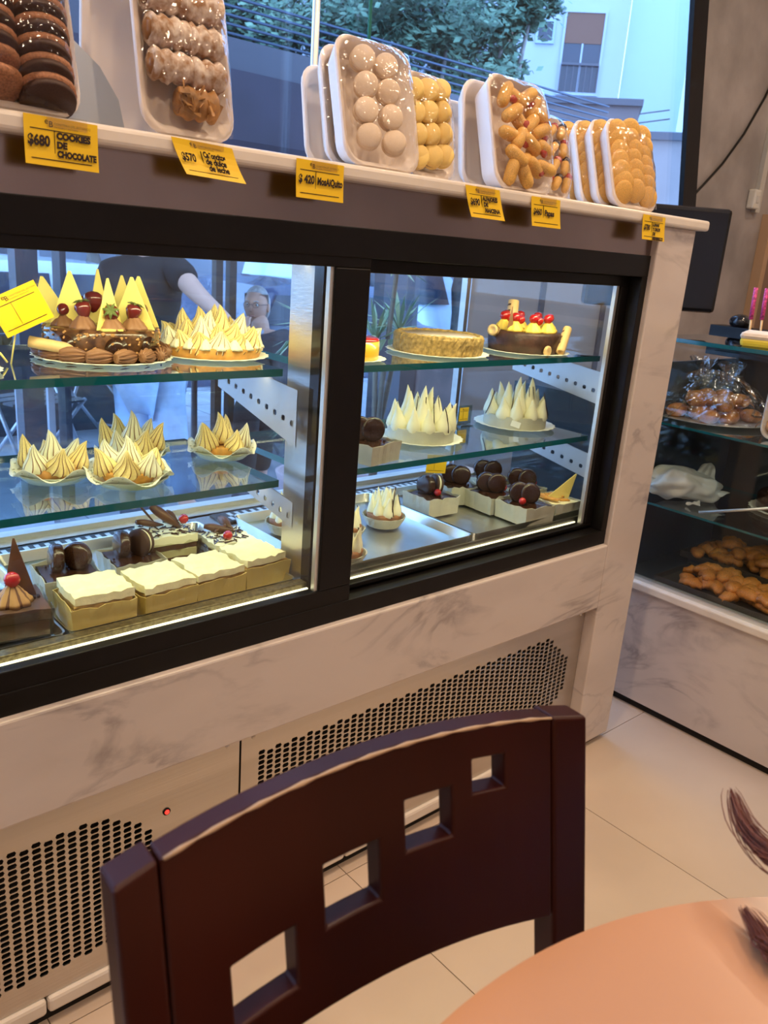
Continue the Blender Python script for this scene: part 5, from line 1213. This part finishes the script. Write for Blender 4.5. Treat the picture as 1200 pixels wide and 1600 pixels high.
# buildings
def building(u, D, label, w, z1, m, rz, wins, dep=4, x0=0):
    o = at(u, 300, D); t = empty('apartment_building', (o.x, o.y, -.6), label, 'building', 'apartment buildings across the street', rz=rz)
    MB().box(x0, w, 0, dep, 0, z1).build('wall', m, t)
    for (xa, xb, za, zb, kind) in wins:
        f = MB().box(xa - .05, xb + .05, -.06, .02, za - .06, za).box(xa - .05, xa, -.05, .02, za, zb).box(xb, xb + .05, -.05, .02, za, zb).box(xa - .05, xb + .05, -.05, .02, zb, zb + .05).build('window', M_bldA if kind != 'dark' else M_wlite, t)
        MB().box(xa, xb, -.012, .01, za, zb).build('pane', M_wdark, f)
        if kind == 'blind':
            MB().box(xa, xb, -.03, -.012, za + (zb - za) * .62, zb).build('blind', M_blind, f); MB().box((xa + xb) / 2 - .02, (xa + xb) / 2 + .02, -.03, -.01, za, za + (zb - za) * .62).build('mullion', M_bldA, f)
            for k in range(7): MB().bar((xa + (xb - xa) * k / 6, -.08, za), (xa + (xb - xa) * k / 6, -.08, za + (zb - za) * .34), .02, .02).build('railing_bar', M_metalb, f)
            MB().box(xa, xb, -.10, -.07, za + (zb - za) * .34, za + (zb - za) * .37).build('railing', M_metalb, f)
    return t
def zz_(v, D, u=900): return at(u, v, D).z + .6
D = 20
building(735, D, 'pale blue apartment building with a brown blind window, right of the tree', 3.15, 12, M_bldA, R(-50),
    [(1.78, 2.62, zz_(158, D), zz_(48, D), 'blind'), (1.85, 2.80, zz_(0, D), zz_(-110, D), 'blind'), (1.85, 2.80, zz_(255, D), zz_(168, D), 'blind'), (1.18, 1.50, zz_(88, D), zz_(62, D), 'dark'), (.1, .7, zz_(140, D), zz_(62, D), 'blind')])
bB = building(945, 21, 'tall pale cyan blank apartment wall between the two windowed facades', 1.75, 14, M_bldB, R(-57), [])
bC = building(1040, 18.5, 'pale apartment facade with an air conditioner cut by the black window frame', 2.5, 12, mat('white_facade', (.62, .68, .76), .8), R(-60),
    [(.20, 1.0, zz_(152, 18.5), zz_(108, 18.5), 'blind'), (.22, 1.0, zz_(88, 18.5), zz_(48, 18.5), 'dark'), (.22, 1.0, zz_(22, 18.5), zz_(-30, 18.5), 'dark')])
MB().box(.30, .75, -.35, -.06, zz_(82, 18.5), zz_(56, 18.5)).build('air_conditioner', M_alu, bC, bevel=.02)
def lowb(u, D, label, w, z1, m, rz, z0=0): 
    o = at(u, 300, D); t = empty('low_building', (o.x, o.y, -.6), label, 'building', 'low buildings and walls across the street', rz=rz)
    MB().box(0, w, 0, 1.5, 0, z1).build('wall', m, t); MB().box(-.05, w + .05, -.08, 1.5, z1, z1 + .12).build('coping', M_metalb, t)
lowb(985, 14, 'plain grey brown street wall below the cyan building', 3.6, zz_(222, 14, 1000), mat('brown_wall', (.26, .22, .22), .8, var=.1, scale=1), R(-60))
lowb(830, 17, 'low brown roofed kiosk below the pale apartment building', 1.9, zz_(168, 17, 850), mat('kiosk_wall', (.16, .13, .14), .8, var=.1, scale=1), R(-54))
bD = building(40, 24, 'dark grey apartment block behind the trees on the left', 13.6, 16, M_bldC, R(-41), [(x, x + 1.2, z, z + 1.5, 'blind') for x in (1, 3.6, 6.2, 8.8, 11.2) for z in (1.5, 4.5, 7.5, 10.5)])
bE = building(-420, 19, 'grey street facade with shop windows at the far left across the street', 7.0, 9, M_bldC, R(-41), [(x, x + 1.6, .5, 2.4, 'dark') for x in (.5, 2.8, 5.0)])
MB().tube([at(860, 180, 18.6), at(940, 186, 17.5), at(1046, 172, 18.3)], .016, 6).build('overhead_cable', M_metalb, label='upper dark overhead cable crossing before the cyan building', cat='cable', group='overhead cables')
MB().tube([at(860, 194, 18.6), at(940, 200, 17.5), at(1046, 186, 18.3)], .016, 6).build('overhead_cable', M_metalb, label='lower dark overhead cable crossing before the cyan building', cat='cable', group='overhead cables')

# ================================================================= people
def skin(name, nodes, edges, root, m, parent, sub=2):
    me = bpy.data.meshes.new(name); ks = list(nodes); me.from_pydata([tuple(nodes[k][0]) for k in ks], [(ks.index(a), ks.index(b)) for a, b in edges], [])
    bm = bmesh.new(); bm.from_mesh(me); ly = bm.verts.layers.skin.verify(); bm.verts.ensure_lookup_table()
    for i, k in enumerate(ks):
        r = nodes[k][1]; r = r if isinstance(r, tuple) else (r, r); bm.verts[i][ly].radius = r; bm.verts[i][ly].use_root = (k == root)
    bm.to_mesh(me); bm.free(); me.materials.append(m)
    o = bpy.data.objects.new(name, me); COL.objects.link(o); o.parent = parent
    s = o.modifiers.new('skin', 'SKIN'); s.use_smooth_shade = True; s.use_x_symmetry = False
    u = o.modifiers.new('sub', 'SUBSURF'); u.levels = u.render_levels = sub
    return o
def chain(L_): return [(L_[i], L_[i + 1]) for i in range(len(L_) - 1)]
def hand(nodes, edges, wrist, d, n, pre, curl=.5, s=1.0, thumb=1):
    d = Vector(d).normalized(); n = Vector(n).normalized(); side = d.cross(n).normalized() * thumb; w = Vector(nodes[wrist][0])
    nodes[pre + 'palm'] = (w + d * .05 * s, (.022 * s, .016 * s)); edges.append((wrist, pre + 'palm'))
    for i, (off, L_) in enumerate(((.026, .070), (.009, .080), (-.009, .074), (-.026, .058))):
        b = w + d * .085 * s + side * off * s; c = b + (d * cos(curl * .6) + n * sin(curl * .6)) * L_ * .5 * s; e = c + (d * cos(curl * 1.8) + n * sin(curl * 1.8)) * L_ * .5 * s
        for nm, p_, r_ in (('a', b, .0095), ('b', c, .0085), ('c', e, .007)): nodes[f'{pre}f{i}{nm}'] = (p_, r_ * s)
        edges += [(pre + 'palm', f'{pre}f{i}a'), (f'{pre}f{i}a', f'{pre}f{i}b'), (f'{pre}f{i}b', f'{pre}f{i}c')]
    b = w + d * .035 * s + side * .035 * s; e = b + (d * .7 + side * .7).normalized() * .045 * s
    nodes[pre + 't0'] = (b, .011 * s); nodes[pre + 't1'] = (e, .009 * s); edges += [(pre + 'palm', pre + 't0'), (pre + 't0', pre + 't1')]
def head(par, c, face, s=1.0, hair=None, glasses=False, bald=.0, tilt=0, hairname='hair'):
    # face features as part of a sculpted head mesh; local -Y is the face direction
    f = Vector(face).normalized(); az = math.atan2(f.x, -f.y)
    M = T(*c) @ RZ(az) @ RX(tilt) @ SCL(s, s, s); mb = MB(); rs = []; m_, n_ = 16, 24
    for k in range(m_ + 1):
        th = pi * k / m_; z = -cos(th) * .122; rad = sin(th) + 1e-3
        ring = []
        for i in range(n_):
            a = 2 * pi * i / n_; x = .077 * rad * cos(a); y = .095 * rad * sin(a)
            if z < 0: x *= 1 - .30 * (-z / .12) ** 1.5; y = y * (1 - .18 * (-z / .12)) - .012 * (-z / .12)
            fr_ = max(0, -sin(a)) ** 6
            y -= fr_ * .020 * math.exp(-((z + .012) / .018) ** 2) * max(0, 1 - abs(x) / .02)           # nose
            y += .010 * math.exp(-((z - .012) / .014) ** 2) * math.exp(-((abs(x) - .030) / .014) ** 2) * (1 if y < 0 else 0)  # eye sockets
            y -= .005 * math.exp(-((z - .034) / .010) ** 2) * (1 if y < 0 else 0) * (1 if abs(x) < .055 else 0)
            y -= .006 * math.exp(-((z + .058) / .010) ** 2) * math.exp(-(x / .022) ** 2) * (1 if y < 0 else 0)
            ring.append((x, y, z))
        rs.append(ring)
    mb.rings(rs, 0, True, M)
    mb.tube([(0, -.088, .020), (0, -.104, -.008), (0, -.113, -.022), (0, -.098, -.030)], .009, 10, M=M, rr=[.006, .009, .012, .006])
    for sx in (-1, 1): mb.ball((sx * .078, .005, -.006), .028, 12, 8, M=M, sc=(.35, .62, 1.1))
    mb.tube([(0, .01, -.07), (0, .02, -.16)], .05, 14, M=M, rr=[.052, .058])
    o = mb.build('head', M_skin, par)
    for sx in (-1, 1):
        MB().ball((sx * .030, -.077, .012), .0115, 10, 8, M=M).build('eye', mat('eye_white', (.7, .68, .65), .2), o)
        MB().ball((sx * .030, -.0875, .012), .0045, 8, 6, M=M).build('pupil', M_black, o)
        MB().tube([(sx * .016, -.094, .032), (sx * .030, -.096, .037), (sx * .046, -.086, .032)], .0035, 6, M=M).build('eyebrow', hair or M_ghair, o)
    MB().tube([(-.024, -.083, -.060), (-.008, -.095, -.057), (.008, -.095, -.057), (.024, -.083, -.060)], .004, 8, M=M, rr=[.002, .0045, .0045, .002]).build('mouth', mat('lips', (.42, .18, .15), .4), o)
    if hair:
        hb_ = MB(); rs = []
        for k in range(12):
            th = pi * (.30 + .70 * k / 11); z = -cos(th) * .130; rad = sin(th) + 1e-3
            rs.append([((.084 * rad * cos(2 * pi * i / 24)) * (1 + .03 * sin(i * 3 + k)), (.103 * rad * sin(2 * pi * i / 24)) * (1 if sin(2 * pi * i / 24) > -.2 else (.98 if z > .075 + bald else .72)) + .006, z if sin(2 * pi * i / 24) > -.25 else max(z, .070 + bald * .5)) for i in range(24)])
        hb_.rings(rs, 0, True, M); hb_.build(hairname, hair, par)
    if glasses:
        gb = MB()
        for sx in (-1, 1):
            gb.tube([(sx * .031 + .020 * cos(2 * pi * i / 14), -.101, .010 + .016 * sin(2 * pi * i / 14)) for i in range(15)], .0014, 6, M=M); gb.tube([(sx * .051, -.101, .014), (sx * .079, -.02, .014), (sx * .080, .02, .004)], .0014, 6, M=M)
        gb.tube([(-.011, -.101, .013), (.011, -.101, .013)], .0014, 6, M=M); gb.build('glasses', M_metalb, par)
    return o
# --- waiter in dark shirt and light jeans, bending over with an outstretched arm
def wp(u, v, D=4.05): return at(u, v, D)
w_ = empty('person', (wp(235, 600).x, wp(235, 600).y, GZ), 'waiter in a charcoal T-shirt and light blue jeans leaning to reach across a street table', 'person'); w0 = Vector(w_.location)
def L(p): return Vector(p) - w0
hd_ = Vector((0, 0, 0))
N_ = {'pel': (L(wp(228, 575)), .10), 'wst': (L(wp(222, 510)), (.10, .08)), 'chs': (L(wp(222, 445)), (.12, .09)), 'nek': (L(wp(236, 385)), .06), 'hed': (L(wp(243, 352)), .06),
      'sR': (L(wp(272, 418)), .062), 'eR': (L(wp(312, 463, 3.9)), .044), 'wR': (L(wp(352, 497, 3.8)), .028), 'sL': (L(wp(172, 432)), .062), 'eL': (L(wp(148, 505)), .044), 'wL': (L(wp(160, 560)), .028),
      'hR': (L(wp(255, 600)), .095), 'kR': (L(wp(268, 700)), .062), 'aR': (L(wp(292, 785)), .042), 'hL': (L(wp(208, 600)), .095), 'kL': (L(wp(213, 700)), .062), 'aL': (L(wp(196, 790)), .042)}
for a_k in ('aR', 'aL'): N_[a_k] = (Vector((N_[a_k][0].x, N_[a_k][0].y, .09)), .042)
N_['tR'] = (N_['aR'][0] + Vector((.10, -.08, -.055)), .032); N_['tL'] = (N_['aL'][0] + Vector((.09, -.09, -.055)), .032)
ED = chain(['pel', 'wst', 'chs', 'nek', 'hed']) + [('chs', 'sR'), ('sR', 'eR'), ('eR', 'wR'), ('chs', 'sL'), ('sL', 'eL'), ('eL', 'wL'), ('pel', 'hR'), ('hR', 'kR'), ('kR', 'aR'), ('aR', 'tR'), ('pel', 'hL'), ('hL', 'kL'), ('kL', 'aL'), ('aL', 'tL')]
hand(N_, ED, 'wR', N_['wR'][0] - N_['eR'][0], (-.2, -.2, -1), 'R', .5); hand(N_, ED, 'wL', N_['wL'][0] - N_['eL'][0], (.5, .2, 0), 'L', .6, thumb=-1)
skin('body', N_, ED, 'pel', M_skin, w_)
def sub_(keys, grow, over={}):
    d = {k: (N_[k][0], tuple(x + grow for x in (N_[k][1] if isinstance(N_[k][1], tuple) else (N_[k][1],) * 2))) for k in keys}; d.update(over); return d
sh = sub_(['pel', 'wst', 'chs', 'nek', 'sR', 'sL'], .03); sh['pel'] = (N_['pel'][0] + Vector((0, 0, .02)), .165); sh['wst'] = (N_['wst'][0], (.17, .15)); sh['chs'] = (N_['chs'][0], (.19, .16)); sh['nek'] = (N_['nek'][0] * .6 + N_['chs'][0] * .4, .085)
for s in 'RL': sh['m' + s] = (N_['s' + s][0] * .42 + N_['e' + s][0] * .58, .072)
skin('shirt', sh, chain(['pel', 'wst', 'chs', 'nek']) + [('chs', 'sR'), ('sR', 'mR'), ('chs', 'sL'), ('sL', 'mL')], 'pel', M_shirt, w_)
je = sub_(['pel', 'hR', 'kR', 'hL', 'kL'], .024); je['pel'] = (N_['pel'][0] - Vector((0, 0, .05)), .15); je['hR'] = (N_['hR'][0], .115); je['hL'] = (N_['hL'][0], .115)
for s in 'RL': je['b' + s] = (N_['a' + s][0] + Vector((0, 0, .04)), .072); je['k' + s] = (N_['k' + s][0], .088)
skin('jeans', je, [('pel', 'hR'), ('hR', 'kR'), ('kR', 'bR'), ('pel', 'hL'), ('hL', 'kL'), ('kL', 'bL')], 'pel', M_jeans, w_)
for s in 'RL':
    a0, a1 = N_['a' + s][0], N_['t' + s][0]
    skin('shoe', {'h': (a0 + Vector((-.02, .02, -.045)), .046), 'm': (a0 * .4 + a1 * .6 + Vector((0, 0, -.008)), .046), 't': (a1 + (a1 - a0) * .5 + Vector((0, 0, .012)), .034)}, [('h', 'm'), ('m', 't')], 'h', M_shoe, w_)
head(w_, L(wp(250, 322)), (.6, -.6, -.3), 1.0, M_bhair, tilt=.25)
# --- elderly man seated, chin on hand
m_ = empty('person', (at(412, 650, 4.9).x, at(412, 650, 4.9).y, GZ), 'grey haired man in glasses and dark jacket seated outside, hand at chin', 'person'); w0 = Vector(m_.location)
def wq(u, v, D=4.9): return L(at(u, v, D))
pz = .30
N_ = {'pel': (wq(420, 612), .11), 'wst': (wq(420, 585), (.11, .10)), 'chs': (wq(414, 552), (.12, .10)), 'nek': (wq(408, 517), .055), 'hed': (wq(404, 490), .06),
      'sR': (wq(440, 535, 4.85), .06), 'eR': (wq(446, 590, 4.8), .045), 'wR': (wq(410, 600, 4.6), .028), 'sL': (wq(386, 532, 4.95), .06), 'eL': (wq(372, 572, 4.75), .045), 'wL': (wq(382, 527, 4.68), .027)}
N_['hR'] = (N_['pel'][0] + Vector((.08, -.02, -.03)), .09); N_['hL'] = (N_['pel'][0] + Vector((-.06, -.08, -.03)), .09)
fd = Vector((-.75, -.66, 0)).normalized()
for s in 'RL':
    k_ = N_['h' + s][0] + fd * .42 + Vector((0, 0, .03)); N_['k' + s] = (k_, .06); N_['a' + s] = (Vector((k_.x, k_.y, .08)), .04); N_['t' + s] = (Vector((k_.x, k_.y, .04)) + fd * .12, .03)
ED = chain(['pel', 'wst', 'chs', 'nek', 'hed']) + [('chs', 'sR'), ('sR', 'eR'), ('eR', 'wR'), ('chs', 'sL'), ('sL', 'eL'), ('eL', 'wL'), ('pel', 'hR'), ('hR', 'kR'), ('kR', 'aR'), ('aR', 'tR'), ('pel', 'hL'), ('hL', 'kL'), ('kL', 'aL'), ('aL', 'tL')]
hand(N_, ED, 'wL', (.15, .25, .9), (.6, .6, .1), 'L', .9, .9, thumb=-1); hand(N_, ED, 'wR', fd, (0, 0, -1), 'R', .5)
skin('body', N_, ED, 'pel', M_skin, m_)
sh = sub_(['pel', 'wst', 'chs', 'sR', 'eR', 'sL', 'eL'], .035); sh['nek'] = (N_['nek'][0] * .5 + N_['chs'][0] * .5, .085)
for s in 'RL': sh['m' + s] = (N_['w' + s][0] * .75 + N_['e' + s][0] * .25, .048)
skin('jacket', sh, chain(['pel', 'wst', 'chs', 'nek']) + [('chs', 'sR'), ('sR', 'eR'), ('eR', 'mR'), ('chs', 'sL'), ('sL', 'eL'), ('eL', 'mL')], 'pel', M_jacket, m_)
je = sub_(['pel', 'hR', 'kR', 'hL', 'kL'], .022)
for s in 'RL': je['b' + s] = (N_['a' + s][0] + Vector((0, 0, .03)), .06)
skin('trousers', je, [('pel', 'hR'), ('hR', 'kR'), ('kR', 'bR'), ('pel', 'hL'), ('hL', 'kL'), ('kL', 'bL')], 'pel', M_shirt, m_)
for s in 'RL': skin('shoe', {'h': (N_['a' + s][0] + Vector((0, 0, -.035)), .044), 't': (N_['t' + s][0] + fd * .04, .036)}, [('h', 't')], 'h', M_shoe, m_)
MB().tube([wq(399, 518, 4.83), wq(404, 522, 4.80), wq(412, 519, 4.86)], .016, 8).build('shirt_collar', M_bldA, m_)
head(m_, wq(401, 478), (-.80, -.60, 0), .92, M_ghair, True, .012)
sc = empty('metal_chair', (w0.x + .02, w0.y + .02, GZ), 'dark chair under the grey haired man on the sidewalk', 'chair', rz=R(-49))
MB().box(-.22, .22, -.22, .22, .26, .30).build('seat', M_metalb, sc); MB().box(-.22, .22, .20, .23, .30, .62).build('backrest', M_metalb, sc)
for x in (-.2, .2):
    for y in (-.2, .2): MB().box(x - .012, x + .012, y - .012, y + .012, 0, .26).build('leg', M_metalb, sc)
# --- person seated just outside the right edge; only a lock of hair enters the picture
h_ = empty('person', (.93, -1.22, 0), 'person seated just outside the right picture edge whose auburn hair lock hangs by the table', 'person'); w0 = Vector(h_.location)
def A(x, y, z): return L((x, y, z))
N_ = {'pel': (A(1.00, -1.26, .55), .11), 'wst': (A(.98, -1.24, .68), (.12, .10)), 'chs': (A(.91, -1.19, .86), (.13, .10)), 'nek': (A(.83, -1.16, 1.0), .045), 'hed': (A(.80, -1.15, 1.05), .05),
      'sR': (A(.92, -1.32, .93), .05), 'eR': (A(.83, -1.42, .80), .038), 'wR': (A(.66, -1.36, .785), .025), 'sL': (A(1.00, -1.05, .93), .05), 'eL': (A(1.02, -.95, .72), .038), 'wL': (A(.90, -.98, .58), .025),
      'hR': (A(.96, -1.34, .52), .08), 'kR': (A(.62, -1.33, .53), .06), 'aR': (A(.60, -1.33, .09), .04), 'tR': (A(.50, -1.32, .035), .03), 'hL': (A(.98, -1.18, .52), .08), 'kL': (A(.66, -1.12, .53), .06), 'aL': (A(.64, -1.12, .09), .04), 'tL': (A(.54, -1.11, .035), .03)}
hand(N_, ED := list(ED[:14]), 'wR', (-1, .1, 0), (0, 0, -1), 'R', .4, .85); hand(N_, ED, 'wL', (-.8, -.2, -.3), (0, 0, -1), 'L', .5, .85, thumb=-1)
skin('body', N_, ED, 'pel', M_skin, h_)
sh = sub_(['pel', 'wst', 'chs', 'sR', 'eR', 'sL', 'eL'], .020); sh['nek'] = (N_['nek'][0] * .4 + N_['chs'][0] * .6, .07)
skin('shirt', sh, chain(['pel', 'wst', 'chs', 'nek']) + [('chs', 'sR'), ('sR', 'eR'), ('chs', 'sL'), ('sL', 'eL')], 'pel', M_shirt, h_)
je = sub_(['pel', 'hR', 'kR', 'aR', 'hL', 'kL', 'aL'], .018)
skin('jeans', je, [('pel', 'hR'), ('hR', 'kR'), ('kR', 'aR'), ('pel', 'hL'), ('hL', 'kL'), ('kL', 'aL')], 'pel', M_jeans, h_)
head(h_, A(.77, -1.13, 1.11), (-.8, .3, -.3), .92, M_bhair)
hp = [(.74, -1.05, 1.14), (.70, -1.00, 1.00), (.66, -.965, .89), (.61, -.92, .825), (.565, -.865, .795), (.570, -.825, .793), (.597, -.793, .803)]
def lock(hp, n, w0, seed, label):
    q = random.Random(seed); lk = MB(); hp = [L(p_) for p_ in hp]
    def cr(i, f_):   # Catmull-Rom through the guide points
        P_ = [hp[max(0, min(len(hp) - 1, i + d))] for d in (-1, 0, 1, 2)]
        return .5 * ((2 * P_[1]) + (P_[2] - P_[0]) * f_ + (2 * P_[0] - 5 * P_[1] + 4 * P_[2] - P_[3]) * f_ ** 2 + (-P_[0] + 3 * P_[1] - 3 * P_[2] + P_[3]) * f_ ** 3)
    base = [cr(i, f_) for i in range(len(hp) - 1) for f_ in (0, .25, .5, .75)] + [hp[-1]]
    for k in range(n):
        j = Vector((q.gauss(0, 1), q.gauss(0, 1), q.gauss(0, .8))); end = len(base) - q.choice((0, 0, 1, 2, 3)); ph = q.uniform(0, 6); pts = []
        for i_, p_ in enumerate(base[:end]):
            u = i_ / (len(base) - 1); sp_ = w0 * (1 - u) ** .7 + .0012 + .0022 * sin(2.5 * u + ph)
            pts.append(p_ + j * sp_ * .6)
        lk.tube(pts, .0005, 4, rr=[.0005] * (len(pts) - 3) + [.0004, .0003, .00015])
    lk.build('hair_lock', M_bhair, h_, kind='stuff', label=label)
lock(hp, 260, .017, 2, 'loose auburn lock of hair curling up above the table')
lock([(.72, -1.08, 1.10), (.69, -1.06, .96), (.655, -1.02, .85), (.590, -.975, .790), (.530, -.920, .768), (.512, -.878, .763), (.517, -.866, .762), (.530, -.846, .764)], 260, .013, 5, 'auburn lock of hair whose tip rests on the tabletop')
